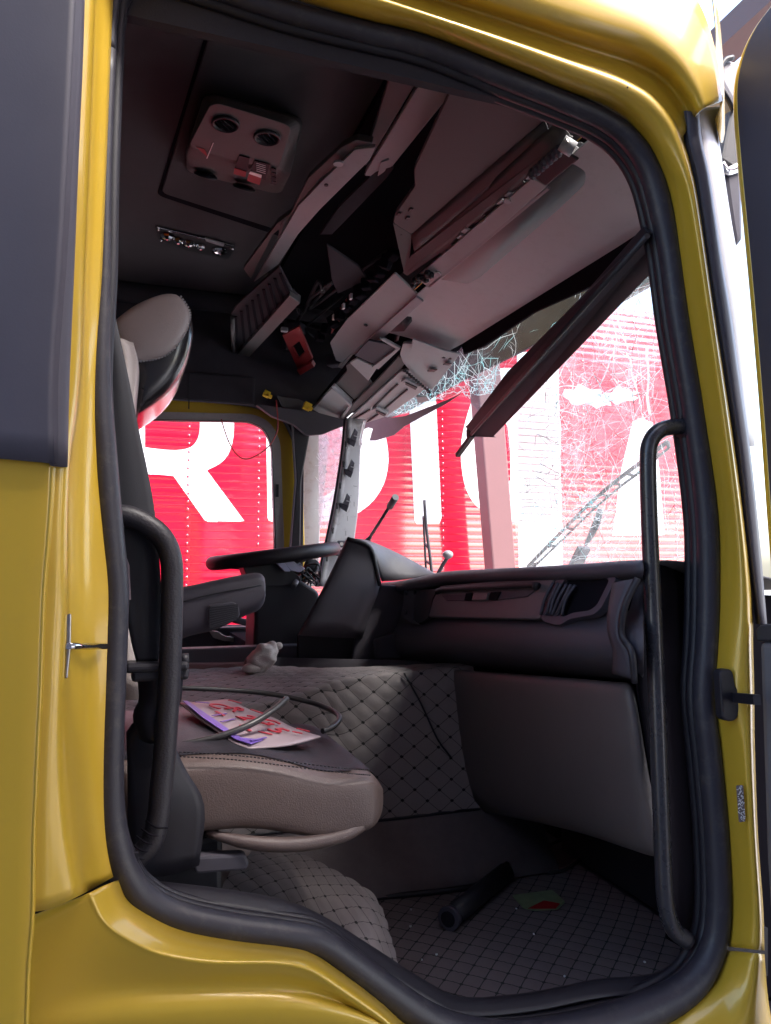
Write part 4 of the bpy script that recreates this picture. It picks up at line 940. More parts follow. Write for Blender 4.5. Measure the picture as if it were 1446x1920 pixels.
tube("aerial_foot", [X(682, 1022, 1.05), X(694, 1008, 1.05)], [.016, .009], 'clad', ae, n=1, seg=10)
hs = part("washer_hook")
tube("hook_stem", [X(820, 1078, 1.3), X(832, 1056, 1.3), X(841, 1043, 1.3)], .008, 'dashlite', hs, n=4, seg=8)
MB().ball(X(840, 1040, 1.3), .022, .022, .018).build("hook_knob", 'lilac', hs, smooth=True)

# ---------------- dashboard
db = part("dashboard")
cols = [(716, 1.06), (760, 1.0), (830, 1.0), (910, 1.0), (1000, 1.0), (1090, 1.0), (1160, 1.0), (1206, 1.0)]
topc = {716: 1096, 760: 1092, 830: 1077, 910: 1072, 1000: 1068, 1090: 1063, 1160: 1058, 1206: 1056}
rows = []
for dy, dx in ((-2, .10), (-4, .012), (0, -.025), (12, -.035), (22, -.02), (28, .01), (60, .0), (92, -.02), (112, -.05), (140, -.06), (164, -.045), (180, .0), (196, .06)):
    row = []
    for c, x in cols:
        k = (c-716)/(1206-716); row.append(X(c, topc[c]+dy*(.78+.36*k), x+dx))
    rows.append(row)
loft("dash_body", rows, 'dash', db, 3, 3, solid=.004)
# sloping pale top of the dashboard beyond the lip
loft("dash_top", [[X(c, topc[c]-3, x+.005) for c, x in cols], [X(c, topc[c]-3, x+.005)+Vector((.14, 0, -.004)) for c, x in cols], [X(c, topc[c]-3, x+.005)+Vector((.46, 0, -.06)) for c, x in cols]], 'dashlite', db, 2, 3, solid=.004)
FP = plane3(X(800, 1110, .995), X(1150, 1110, .995), X(1000, 1165, .975))
fpx = lambda pp, off=0: [FP(a, b)+Vector((-off, 0, 0)) for a, b in pp]
plate("centre_trim", rnd(fpx([(842, 1098), (1060, 1080), (1052, 1130), (1032, 1160), (820, 1156), (828, 1124)], .030), .006, 3), 'dashlite', db, t=.02, bevel=.003)
tube("trim_pull", fpx([(842, 1112), (850, 1106), (940, 1100), (1028, 1096), (1030, 1102)], .040), .008, 'black', db, n=3, seg=8)
plate("trim_recess", fpx([(846, 1116), (1026, 1106), (1010, 1118), (940, 1126), (856, 1126)], .033), 'dash', db, t=.004, bevel=.001)
plate("trim_switch", rnd(fpx([(912, 1112), (940, 1110), (936, 1124), (908, 1125)], .040), .003, 2), 'dashlite', db, t=.01, bevel=.002)
for pp in ([(896, 1112), (908, 1111), (904, 1125), (893, 1125)], [(944, 1110), (962, 1109), (954, 1124), (940, 1124)]):
    plate("switch_gap", fpx(pp, .038), 'void', db, t=.006, bevel=0)
plate("left_vent_hole", rnd(fpx([(796, 1106), (838, 1104), (826, 1122), (818, 1158), (802, 1168), (790, 1160), (790, 1130)], .028), .008, 3), 'black', db, t=.01, bevel=.003)
plate("vent_hole_rim", rnd(fpx([(770, 1106), (792, 1102), (786, 1160), (800, 1170), (784, 1168), (766, 1154)], .024), .006, 2), 'dash', db, t=.012, bevel=.003)
for px, py in ((780, 1112), (797, 1110), (780, 1148)):
    MB().disc(FP(px, py)+Vector((-.034, 0, 0)), (-1, 0, 0), .008, .006, 8).build("screw_hole", 'black', db)
hole_o = rnd(fpx([(1068, 1080), (1160, 1076), (1180, 1082), (1150, 1140), (1136, 1152), (1090, 1160), (1070, 1172), (1040, 1165), (1032, 1150), (1050, 1110)], .030), .012, 3)
hole_i = rnd(fpx([(1080, 1086), (1154, 1082), (1166, 1086), (1142, 1134), (1128, 1144), (1096, 1148), (1078, 1156), (1060, 1146), (1066, 1112)], .030), .010, 3)
plate("torn_vent_rim", hole_o, 'clad', db, t=.02, bevel=.003, holes=[hole_i])
plate("torn_vent_back", [p+Vector((.012, 0, 0)) for p in hole_i], 'void', db, t=.004, bevel=0)
for k in range(6):
    a = 1052+k*8; o_ = random.uniform(.030, .036)
    tube("torn_vent_strip", [FP(a+10, 1092+k)+Vector((-o_, 0, 0)), FP(a+random.uniform(-4, 4), 1122)+Vector((-o_-.006, 0, 0)), FP(a-14+random.uniform(-5, 5), 1152)+Vector((-o_, 0, 0))], .0045, 'clad', db, n=4, seg=5)
# near end of the dashboard and the side trim beside the handle
st = [[X(1150, 1094, .955), X(1186, 1086, .95), X(1200, 1084, .99)], [X(1142, 1140, .93), X(1164, 1140, .925), X(1174, 1138, .96)], [X(1140, 1180, .925), X(1160, 1186, .92), X(1168, 1190, .955)], [X(1150, 1222, .93), X(1178, 1226, .925), X(1188, 1226, .955)], [X(1150, 1262, .94), X(1184, 1272, .935), X(1192, 1276, .965)]]
loft("dash_end", st, 'dash', db, 4, 3, solid=.004)
tube("dash_end_groove", [X(1196, 1084, .945), X(1172, 1136, .925), X(1166, 1190, .925), X(1184, 1222, .925), X(1190, 1280, .935)], .007, 'black', db, n=5, seg=8)
loft("side_trim", [[X(1196, 1052, 1.02), X(1240, 1056, 1.13), X(1300, 1070, 1.27), X(1352, 1080, 1.24)], [X(1180, 1130, .99), X(1230, 1140, 1.11), X(1310, 1150, 1.27), X(1356, 1160, 1.24)], [X(1176, 1190, .985), X(1230, 1200, 1.11), X(1320, 1210, 1.28), X(1358, 1220, 1.24)], [X(1194, 1226, .99), X(1240, 1240, 1.12), X(1330, 1250, 1.3), X(1360, 1260, 1.24)], [X(1196, 1300, 1.0), X(1240, 1320, 1.12), X(1330, 1330, 1.3), X(1362, 1340, 1.24)], [X(1240, 1600, 1.08), X(1280, 1620, 1.17), X(1360, 1640, 1.3), X(1380, 1650, 1.25)], [X(1250, 1760, 1.10), X(1290, 1780, 1.2), X(1370, 1800, 1.32), X(1390, 1810, 1.26)]], 'void', db, 3, 3, solid=.004)
# glove box / lower panel with a lighter rounded near edge
gb = part("glove_box")
g = [[(822, 1254), (930, 1262), (1060, 1272), (1150, 1280), (1182, 1284), (1192, 1300)], [(820, 1266), (930, 1276), (1060, 1288), (1148, 1296), (1184, 1300), (1194, 1330)], [(834, 1370), (940, 1370), (1060, 1376), (1150, 1384), (1196, 1384), (1206, 1400)], [(862, 1460), (960, 1460), (1070, 1466), (1166, 1476), (1206, 1478), (1222, 1490)], [(905, 1516), (990, 1530), (1090, 1552), (1180, 1580), (1220, 1592), (1240, 1590)], [(910, 1522), (1000, 1538), (1090, 1560), (1180, 1588), (1222, 1600), (1242, 1600)]]
gx = [(1.0, 1.0, 1.0, .995, 1.0, 1.03), (.985, .98, .98, .975, .985, 1.02), (1.0, .99, .99, .98, .99, 1.03), (1.02, 1.01, 1.01, 1.0, 1.01, 1.05), (1.05, 1.05, 1.05, 1.03, 1.04, 1.07), (1.12, 1.12, 1.12, 1.1, 1.1, 1.12)]
loft("glove_lid", [[X(a, b, x) for (a, b), x in zip(r, xs)] for r, xs in zip(g, gx)], 'glove', gb, 4, 4, solid=.005)
box("lower_cavity", (1.14, .34, 1.46), (1.2, 1.55, 1.93), 'black', gb, bevel=0)
# instrument binnacle seen from behind
bn = part("binnacle")
BY = 1.42
st = [[Y(650, 1012, 1.46), Y(640, 1034, 1.46), Y(606, 1104, 1.46), Y(560, 1190, 1.46)], [Y(656, 1011, BY), Y(648, 1034, BY), Y(615, 1108, BY), Y(572, 1192, BY)], [Y(690, 1026, BY-.02), Y(692, 1050, BY-.02), Y(672, 1110, BY-.02), Y(640, 1196, BY-.02)], [Y(694, 1032, BY), Y(706, 1098, BY), Y(690, 1140, BY), Y(672, 1196, BY)], [Y(700, 1034, 1.5), Y(714, 1098, 1.5), Y(700, 1140, 1.5), Y(682, 1196, 1.5)]]
loft("binnacle_side", st, 'dash', bn, 4, 3, solid=.004)
tube("binnacle_groove", [Y(651, 1010, 1.41), Y(692, 1024, 1.39), Y(704, 1060, 1.4), Y(712, 1098, 1.41)], .008, 'black', bn, n=4, seg=8)
st = [[Y(650, 1010, 1.42), Y(690, 1022, 1.40), Y(716, 1090, 1.42)], [Y(690, 1014, 1.5), Y(722, 1034, 1.46), Y(744, 1088, 1.40)], [Y(750, 1040, 1.5), Y(770, 1056, 1.45), Y(790, 1082, 1.38)], [Y(806, 1070, 1.42), Y(812, 1074, 1.4), Y(830, 1080, 1.34)]]
loft("binnacle_hood", st, 'dashlite', bn, 4, 4, solid=.004)
plate("binnacle_lower", Ys(1.5, (560, 1190), (680, 1196), (800, 1180), (806, 1240), (700, 1250), (560, 1240)), 'black', bn, t=.03, bevel=.004)
plate("console_side", Ys(1.46, (676, 1150), (715, 1096), (790, 1100), (800, 1240), (660, 1240)), 'dash', bn, t=.03, bevel=.01)
plate("console_flap", rnd(Ys(1.40, (702, 1200), (740, 1186), (786, 1196), (796, 1234), (704, 1236)), .01), 'dash', bn, t=.02, bevel=.004)
# steering wheel and column
sw = part("steering_wheel")
wc = Y(514, 1042, 1.78); wn = Vector((-.13, .0, .98)).normalized()
wa = Vector((1, 0, .13)).normalized(); wb = wn.cross(wa).normalized()
tube("wheel_rim", [wc+wa*.235*cos(2*pi*i/28)+wb*.235*sin(2*pi*i/28) for i in range(28)], .027, 'leather_black', sw, n=2, seg=12, closed=True)
hub = MB(); hub.ball(wc-wn*.05, .11, .10, .05, u=14, v=8); hub.build("wheel_hub", 'black', sw, smooth=True)
for a in (.25, pi-.25, -pi/2-.4, -pi/2+.4):
    MB().bar(wc-wn*.04+(wa*cos(a)+wb*sin(a))*.07, wc-wn*.008+(wa*cos(a)+wb*sin(a))*.225, .045, .02, up=wn).build("wheel_spoke", 'black', sw, bevel=.006)
plate("wheel_badge_trim", rnd(Ys(1.60, (520, 1040), (536, 1040), (556, 1056), (574, 1066), (562, 1074), (545, 1070)), .006, 2), 'silverblue', sw, t=.014, bevel=.004)
plate("wheel_badge_trim", rnd(Ys(1.585, (505, 1042), (516, 1040), (536, 1058), (546, 1072), (534, 1072), (520, 1058)), .004, 2), 'silverblue', sw, t=.012, bevel=.003)
plate("column_cover", rnd(Ys(1.62, (452, 1052), (510, 1044), (560, 1080), (566, 1088), (540, 1098), (470, 1100)), .012, 3), 'black', sw, t=.12, bevel=.02, seg=3)
plate("column_shroud", rnd(Ys(1.64, (470, 1094), (562, 1086), (600, 1110), (590, 1250), (474, 1250), (478, 1150)), .02, 3), 'black', sw, t=.2, bevel=.02, seg=3)
tube("column_stalk", [Y(556, 1090, 1.6), Y(550, 1100, 1.58)], .010, 'dashlite', sw, n=1)
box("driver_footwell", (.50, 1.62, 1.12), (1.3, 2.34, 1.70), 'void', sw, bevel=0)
lm_ = part("wire_bundle")
for k in range(12):
    p = [Y(560+random.uniform(0, 40), 1062+random.uniform(-4, 40), 1.75+random.uniform(-.08, .08)) for j in range(5)]
    tube("wire_strand", p, .003, random.choice(('black', 'hose', 'copper', 'black')), lm_, n=6, seg=5)
MB().ball(Y(585, 1062, 1.8), .035, .03, .03, u=9, v=6).build("wire_clump", 'clad', lm_, smooth=True)

# ---------------- engine tunnel, quilted
def quilt_mat(name, col, thread, lw):
    m = mat(name, col, .75, 0, .12, 20, bump=.3, bs=350); n = m.node_tree.nodes; l = m.node_tree.links; b = n["Principled BSDF"]
    uv = n.new("ShaderNodeUVMap"); sx = n.new("ShaderNodeSeparateXYZ"); l.new(uv.outputs[0], sx.inputs[0]); d = []
    for i in (0, 1):
        f = n.new("ShaderNodeMath"); f.operation = 'PINGPONG'; f.inputs[1].default_value = .5; l.new(sx.outputs[i], f.inputs[0]); d.append(f)
    mn = n.new("ShaderNodeMath"); mn.operation = 'MINIMUM'; mxn = n.new("ShaderNodeMath"); mxn.operation = 'MAXIMUM'
    for k in (mn, mxn): l.new(d[0].outputs[0], k.inputs[0]); l.new(d[1].outputs[0], k.inputs[1])
    a = n.new("ShaderNodeMath"); a.operation = 'LESS_THAN'; a.inputs[1].default_value = lw; l.new(mn.outputs[0], a.inputs[0])
    c = n.new("ShaderNodeMath"); c.operation = 'LESS_THAN'; c.inputs[1].default_value = .085; l.new(mxn.outputs[0], c.inputs[0])
    o = n.new("ShaderNodeMath"); o.operation = 'MAXIMUM'; l.new(a.outputs[0], o.inputs[0]); l.new(c.outputs[0], o.inputs[1])
    src = b.inputs["Base Color"].links[0].from_socket
    mx = n.new("ShaderNodeMix"); mx.data_type = 'RGBA'; mx.inputs["B"].default_value = (*thread, 1); l.new(o.outputs[0], mx.inputs["Factor"]); l.new(src, mx.inputs["A"]); l.new(mx.outputs["Result"], b.inputs["Base Color"])
    return m
M['quilt'] = quilt_mat("quilted_vinyl", (.27, .23, .23), (.012, .01, .01), .014)
M['quilt_floor'] = quilt_mat("quilted_floor_mat", (.15, .12, .125), (.008, .014, .014), .03)
def quilt(name, rows, m, parent, pu, pv, amp, nu, nv, sharp=.5, warp=.0):
    me = loft_mesh(name, rows, nu, nv); R = (len(rows)-1)*nu+1; K = (len(rows[0])-1)*nv+1
    co = [v.co.copy() for v in me.vertices]; nr = [v.normal.copy() for v in me.vertices]
    S = [[0.0]*K for _ in range(R)]; T = [[0.0]*K for _ in range(R)]
    for i in range(R):
        for j in range(K):
            if j: S[i][j] = S[i][j-1]+(co[i*K+j]-co[i*K+j-1]).length
            if i: T[i][j] = T[i-1][j]+(co[i*K+j]-co[(i-1)*K+j]).length
    ab = []
    for i in range(R):
        for j in range(K):
            s, t = S[i][j], T[i][j]
            s += warp*sin(t*9+s*4); t += warp*sin(s*7+1.3)
            a, b = s/pu+t/pv, s/pu-t/pv; ab.append((a, b))
            h = (abs(sin(pi*a))*abs(sin(pi*b)))**sharp
            me.vertices[i*K+j].co = co[i*K+j]+nr[i*K+j]*amp*h*(1 if nr[i*K+j].dot(EYE-co[i*K+j]) > 0 else -1)
    uvl = me.uv_layers.new(name="UVMap")
    for lp in me.loops: uvl.data[lp.index].uv = ab[lp.vertex_index]
    return link(name, me, M[m], parent, smooth=True)
et = part("engine_tunnel")
rows = []
for x, zn, yf in ((-.6, 1.60, 1.5), (.1, 1.605, 1.5), (.4, 1.622, 1.5), (.55, 1.652, 1.45), (.68, 1.676, 1.35), (1.05, 1.69, 1.3)):
    rows.append([Vector((x, yf, 1.652)), Vector((x, (yf+1.0)/2, (1.652+zn)/2+.006)), Vector((x, 1.0, zn)), Vector((x, .962, zn-.03)), Vector((x, .95, 1.46)), Vector((x, .93, 1.275))])
quilt("quilted_cover", rows, 'quilt', et, .060, .078, .0042, 36, 20, warp=.004)
tube("cover_piping", [Vector((x, .93, 1.275)) for x in (-.6, .2, .7, 1.05)], .005, 'leather_black', et, n=2, seg=6)
tube("cover_seam", [Y(758, 1262, .955), Y(790, 1320, .942), Y(820, 1385, .935), Y(846, 1420, .932)], .003, 'leather_black', et, n=3, seg=6)
loft("carpet_step", [[Vector((x, .94, 1.28)), Vector((x, .90, 1.20)), Vector((x, .82, 1.108))] for x in (-.6, .3, 1.25)], 'carpet', et, 2, 3, solid=.01)
box("tunnel_tray", (-.1, 1.53, 1.62), (.98, 1.60, 1.715), 'dash', et, bevel=.006)
box("tunnel_core", (-.6, 1.03, FZ), (1.05, 1.6, 1.60), 'black', et, bevel=0)
plate("tunnel_ledge", [Y(508, 1232, 1.5), Y(812, 1238, 1.3), Y(814, 1260, 1.28), Y(508, 1250, 1.48)], 'dash', et, t=.02, bevel=.003)
# floor
fl = part("cab_floor")
quilt("floor_mat", [[Vector((x, y, FZ)) for y in (.14, .40, .62, .86)] for x in (-.2, .3, .7, 1.05, 1.34)], 'quilt_floor', fl, .058, .058, .003, 36, 26, warp=.006)
box("floor_board", (-.3, .12, FZ-.03), (1.42, 1.0, FZ-.004), 'black', fl, bevel=0)
tube("mat_edge", [Y(700, 1672, .84)*0+Vector((.30, .84, FZ+.008)), Vector((.6, .835, FZ+.008)), Vector((.95, .80, FZ+.008)), Vector((1.05, .86, FZ+.01))], .008, 'black', fl, n=4, seg=6)
cp = [[Z(480, 1592, 1.27), Z(560, 1602, 1.27), Z(640, 1640, 1.272), Z(692, 1672, 1.262), Z(716, 1704, 1.22)], [Z(430, 1640, 1.27), Z(530, 1650, 1.275), Z(625, 1684, 1.278), Z(694, 1712, 1.266), Z(730, 1752, 1.21)], [Z(410, 1690, 1.25), Z(520, 1706, 1.255), Z(615, 1740, 1.26), Z(694, 1784, 1.25), Z(748, 1822, 1.18)]]
quilt("sill_mat", cp, 'quilt', fl, .062, .062, .004, 14, 12)
# sill trim inside the rubber seal
sl_ = [(300, 1655), (420, 1669), (532, 1689), (606, 1720), (700, 1778), (800, 1842), (872, 1872), (1000, 1862), (1120, 1838), (1230, 1826), (1300, 1780)]
st = [[Y(a, b+34, .075), Y(a, b+8, .10), Y(a, b, .125), Y(a-2, b+4, .16), Y(a-4, b+30, .17)] for a, b in sl_]
loft("sill_trim", st, 'black', fl, 4, 3, solid=.004)
gc = MB()
for k in range(14):
    x, y = random.uniform(.45, 1.2), random.uniform(.16, .8); gc.box((x, y, FZ+.008), random.uniform(.002, .006), random.uniform(.002, .006), .003, Matrix.Rotation(random.random()*3, 3, 'Z'))
gc.build("glass_crumbs", 'crack', fl, kind='stuff')
box("kick_panel", (1.36, .16, FZ), (1.4, .98, 1.6), 'black', fl, bevel=0)

# ---------------- passenger seat
ps = part("passenger_seat")
def sec(x, y0, y1, z0, z1, e=.35):
    K = 20; cy, cz, hy, hz = (y0+y1)/2, (z0+z1)/2, (y1-y0)/2, (z1-z0)/2; out = []
    for i in range(K):
        f = 2*pi*i/K+pi/4; c, s = cos(f), sin(f)
        out.append(Vector((x, cy+hy*math.copysign(abs(c)**e, c), cz+hz*math.copysign(abs(s)**e, s))))
    return out
zt0 = Y(360, 1408, .24).z; zt1 = Y(690, 1440, .24).z; zb0 = Y(420, 1556, .26).z; zb1 = Y(640, 1566, .26).z
xs_ = Y(712, 1480, .30).x
rows = [sec(-.16, .24, .70, zb0+.02, zt0-.01), sec(-.10, .215, .725, zb0+.0, zt0+.005), sec(.08, .205, .735, zb0, zt0), sec(.24, .20, .74, zb0, zt0-.008), sec(.38, .20, .74, zb1+.002, zt1+.008), sec(.46, .205, .735, zb1+.005, zt1), sec(xs_-.025, .225, .715, zb1+.02, zt1-.018), sec(xs_-.004, .27, .67, zb1+.05, zt1-.05), sec(xs_, .36, .58, zb1+.08, zt1-.08)]
cush = loft("seat_cushion", rows, 'leather', ps, 6, 4, close_v=True, caps=True)
# black centre panel on top, stitched seams along the near edge
def topz(x): return zt0+(zt1-zt0)*max(0, min(1, (x-.1)/.4))
pv, pf, idx = [], [], {}
def pin(v):
    dx = max(0, (v.x-.40)/(xs_+.012-.40)); dy = abs(v.y-.47)/.235
    return dx**2+dy**6 < 1 and v.x < xs_-.012
cm = cush.data
for f in cm.polygons:
    if f.normal.z > .25 and len(f.vertices) == 4 and all(pin(cm.vertices[i].co) for i in f.vertices):
        for i in f.vertices:
            if i not in idx: idx[i] = len(pv); pv.append(cm.vertices[i].co+cm.vertices[i].normal*.0025)
        pf.append([idx[i] for i in f.vertices])
link("seat_panel", mesh("seat_panel", pv, pf), M['leather_black'], ps, smooth=True)
for off in (0, .012):
    path = [Y(336, 1410+off*700, .204), Y(440, 1416+off*700, .198), Y(540, 1428+off*700, .196), Y(640, 1440+off*700, .196), Y(696, 1444+off*800, .215)]
    pth = cr(path, 14); b = MB()
    for i in range(0, len(pth)-1, 1):
        b.bar(pth[i], pth[i]+(pth[i+1]-pth[i])*.6, .002, .002)
    b.build("seat_stitching", 'leather_black', ps)
tube("cushion_skirt", [Y(386, 1562, .22), Y(470, 1580, .20), Y(560, 1583, .20), Y(640, 1568, .205), Y(684, 1545, .22), Y(700, 1532, .26)], [.006, .012, .013, .012, .01, .005], 'leather', ps, n=4, seg=8)
box("seat_base", (-.2, .26, FZ), (.20, .66, zb0-.01), 'black', ps, bevel=.01)
MB().box(Vector((-.02, .22, 1.30)), .34, .03, .24).build("side_cover", 'black', ps, bevel=.02)
loft("side_shield", [[Y(240, 1372, .17), Y(262, 1345, .16), Y(300, 1340, .17)], [Y(240, 1450, .155), Y(290, 1440, .15), Y(345, 1440, .16)], [Y(240, 1540, .15), Y(310, 1520, .145), Y(382, 1510, .155)], [Y(240, 1640, .16), Y(310, 1640, .155), Y(372, 1620, .165)]], 'black', ps, 4, 4, solid=.01)
plate("seat_lever", rnd(Ys(.20, (360, 1612), (372, 1606), (462, 1602), (468, 1622), (462, 1632), (366, 1640)), .008, 3), 'dash', ps, t=.03, bevel=.006)
# headrest: side bolster in taupe, black front strip
hy0, hy1 = .36, .62
def hr(y, k):
    c = (292, 662); pp = [(206, 622), (232, 590), (272, 566), (312, 554), (340, 560), (360, 590), (364, 632), (348, 690), (318, 732), (276, 764), (256, 768), (250, 735), (240, 690), (216, 664)]
    return [Y(c[0]+(a-c[0])*k, c[1]+(b-c[1])*k, y) for a, b in pp]
def hr2(y, k):
    ref = hr(.36, k); return [Vector((p.x, y, p.z)) for p in ref]
side_px = [(206, 622), (232, 590), (272, 566), (312, 554), (338, 560), (356, 590), (352, 618), (336, 648), (310, 672), (276, 682), (246, 682), (234, 668)]
loft("headrest_core", [hr2(.335, .55), hr2(.345, .86), hr2(.37, .98), hr2(.42, 1.0), hr2(.55, 1.0), hr2(.61, .97), hr2(.635, .85), hr2(.645, .55)], 'leather_gloss', ps, 3, 3, close_v=True, caps=True)
cs = sum(Ys(.35, *side_px), Vector())/len(side_px)
sd_ = Ys(.35, *side_px)
def shr(k, y): return [Vector((cs.x+(p.x-cs.x)*k, y, cs.z+(p.z-cs.z)*k)) for p in sd_]
loft("headrest_side", [shr(1.0, .375), shr(1.0, .345), shr(.93, .328), shr(.75, .318), shr(.35, .313)], 'leather_lit', ps, 3, 3, close_v=True, caps=True)
ring = cr([p+Vector((0, -.008, 0)) for p in shr(.985, .338)][4:], 6); b = MB()
for i in range(len(ring)-1): b.bar(ring[i], ring[i]+(ring[i+1]-ring[i])*.55, .003, .003)
b.build("headrest_stitching", 'grey', ps)
rows = []
for px0, px1, py in ((215, 252, 655), (222, 260, 690), (222, 256, 740), (205, 250, 800), (190, 246, 900), (185, 250, 1040), (190, 280, 1180), (200, 310, 1300)):
    p0, p1 = Y(px0, py, .30), Y(px1, py, .30)
    rows.append([Vector((p0.x, .26, p0.z)), Vector((p1.x-.01, .25, p1.z)), Vector((p1.x, .28, p1.z)), Vector((p1.x+.005, .47, p1.z)), Vector((p1.x, .66, p1.z)), Vector((p0.x, .70, p0.z))])
loft("seat_back", rows, 'leather_lit', ps, 3, 3, close_v=True, caps=True)
# armrest with knurled adjuster
AY = .72
st = []
for px, t0, t1, b0 in ((250, 1122, 1146, 1240), (340, 1107, 1128, 1192), (400, 1094, 1112, 1176), (460, 1081, 1098, 1150), (484, 1078, 1092, 1140), (495, 1084, 1096, 1128), (498, 1096, 1104, 1116)):
    st.append([Y(px, t0, AY+.05), Y(px, t0+4, AY+.01), Y(px, t1, AY), Y(px, (t1+b0)/2, AY-.006), Y(px, b0-4, AY+.004), Y(px, b0, AY+.05)])
loft("armrest", st, 'dash', ps, 4, 3, close_v=True, caps=True)
kn = [Y(390, 1134, AY-.02), Y(440, 1128, AY-.02), Y(449, 1140, AY-.02), Y(450, 1156, AY-.02), Y(442, 1164, AY-.02), Y(392, 1180, AY-.02)]
plate("armrest_knob", rnd(kn, .012, 3), 'dash', ps, t=.03, bevel=.004)
for k in range(9):
    t = k/8; MB().bar(Y(393, 1140+t*36, AY-.023), Y(446, 1134+t*26, AY-.023), .003, .004).build("knob_ridge", 'black', ps)
tube("armrest_seam", [Y(340, 1129, AY-.004), Y(400, 1114, AY-.006), Y(490, 1097, AY-.002)], .002, 'black', ps, n=3, seg=6)

# ---------------- seat belt
sb = part("seat_belt")
bel = [(560, 196, 210), (600, 200, 217), (700, 204, 239), (800, 204, 259), (900, 208, 280), (960, 212, 290), (1040, 224, 298), (1120, 232, 302), (1200, 246, 298), (1240, 256, 296)]
loft("belt_webbing", [[Y(a, y, .13), Y((a+b)/2, y, .124), Y(b, y, .128)] for y, a, b in bel], 'belt', sb, 5, 3, solid=.003)
box_ = lambda nm, px, py, w_, h, y, m, **k: MB().box(Y(px, py, y), w_, .05, h).build(nm, m, sb, bevel=.006, **k)
box_("buckle_guide", 294, 1248, .10, .016, .13, 'black'); box_("buckle_guide", 300, 1262, .09, .02, .135, 'black')
loft("buckle_stalk", [[Y(264, 1262, .14), Y(300, 1262, .12), Y(336, 1262, .14)], [Y(268, 1310, .14), Y(300, 1312, .12), Y(332, 1310, .14)], [Y(258, 1340, .14), Y(284, 1350, .12), Y(318, 1345, .14)], [Y(270, 1380, .14), Y(290, 1390, .125), Y(312, 1385, .14)]], 'black', sb, 4, 4, solid=.02)
tube("guide_knob", [Y(338, 1237, .12), Y(354, 1236, .12)], .010, 'black', sb, n=1, seg=10)
plate("belt_label", Ys(.122, (236, 1040), (243, 1060), (246, 1124), (239, 1126)), 'plate_white', sb, t=.001, bevel=0)

# ---------------- grab handles
g1 = part("grab_handle")
tube("handle_bar", Ys(.105, (214, 966), (240, 968), (276, 984), (304, 1008), (320, 1044), (323, 1100), (319, 1250), (310, 1400), (302, 1480), (297, 1530), (286, 1574), (262, 1604), (236, 1622)), [.016]+[.0178]*8+[.0175, .018, .018, .019], 'leather_black', g1, n=5, seg=14)
for k in range(6):
    t = k/5; c = Y(297-t*44, 1540+t*72, .105)
    tube("handle_crease", [c+Vector((-.019, -.006, .005)), c+Vector((-.004, -.019, -.003)), c+Vector((.014, -.012, -.008))], .0013, 'void', g1, n=3, seg=6)
g2 = part("grab_handle")
tube("handle_bar", Ys(.065, (1300, 799), (1268, 800), (1240, 806), (1221, 826), (1215, 860), (1217, 960), (1222, 1080), (1230, 1260), (1236, 1420), (1243, 1600), (1248, 1690), (1262, 1740), (1290, 1764)), .0165, 'handle', g2, n=5, seg=14)
tube("handle_foot", [Y(1300, 799, .065), Y(1276, 800, .065)], .024, 'black', g2, n=1, seg=12)
# small tray corner visible beyond the handle, above the dashboard end
plate("side_bin", rnd(Ys(.30, (1236, 1058), (1250, 1062), (1262, 1082), (1292, 1090), (1292, 1104), (1250, 1100)), .006, 2), 'dash', g2, t=.03, bevel=.004)

# ================================================================ LOOSE THINGS
lpz = topz(.2)+.016
PZ = plane3(Y(345, 1318, .62), Y(612, 1384, .40), Y(470, 1402, .27))
pl_ = empty("number_plate", PZ(470, 1360), "bent white number plate with red characters and violet edge, lying on the seat", "number plate")
def plt(name, pp, m, off=0, t=.002, **k): return plate(name, [PZ(a, b)+Vector((0, -off*.3, off)) for a, b in pp], m, pl_, t=t, **k)
rp_ = [[PZ(336, 1318), PZ(380, 1316), PZ(428, 1312)], [PZ(376, 1350), PZ(420, 1343), PZ(470, 1332)], [PZ(414, 1376), PZ(456, 1366), PZ(515, 1348)], [PZ(440, 1394), PZ(500, 1388), PZ(552, 1366)], [PZ(466, 1404), PZ(540, 1398), PZ(602, 1382)]]
for r in rp_[1:4]:
    r[1] = r[1]+Vector((0, 0, .006))
loft("plate_sheet", rp_, 'plate_white', pl_, 5, 5, solid=.003)
off = .008
plt("plate_band", [(342, 1320), (352, 1320), (400, 1354), (452, 1390), (494, 1394), (470, 1402), (440, 1392), (380, 1352)], 'plate_violet', off)
def glyphs(text, pts, size):
    for ch, (px, py, rot) in zip(text, pts):
        cu = bpy.data.curves.new("plate_character", 'FONT'); cu.body = ch; cu.size = size; cu.extrude = .0012; cu.align_x = 'CENTER'; cu.align_y = 'CENTER'
        to = bpy.data.objects.new("plate_character", cu); COL.objects.link(to)
        dg = bpy.context.evaluated_depsgraph_get(); me = bpy.data.meshes.new_from_object(to.evaluated_get(dg)); bpy.data.objects.remove(to); bpy.data.curves.remove(cu)
        c = PZ(px, py)+Vector((0, -off*.3, off+.002)); ax = (PZ(590, 1385)-PZ(400, 1316)).normalized(); nn = area_normal([PZ(336, 1318), PZ(602, 1382), PZ(466, 1404)])
        if nn.z < 0: nn = -nn
        ay = nn.cross(ax)
        R = Matrix((ax, ay, nn)).transposed().to_4x4()
        me.transform(Matrix.Translation(c) @ R @ Matrix.Rotation(rot, 4, 'Z') @ Matrix.Diagonal((1.1, 1.0, 1, 1)))
        link("plate_character", me, M['plate_red'], pl_)
glyphs("CR2G5", [(408, 1332, 0), (440, 1338, 0), (462, 1354, 0), (500, 1362, 0), (520, 1378, 0)], .064)

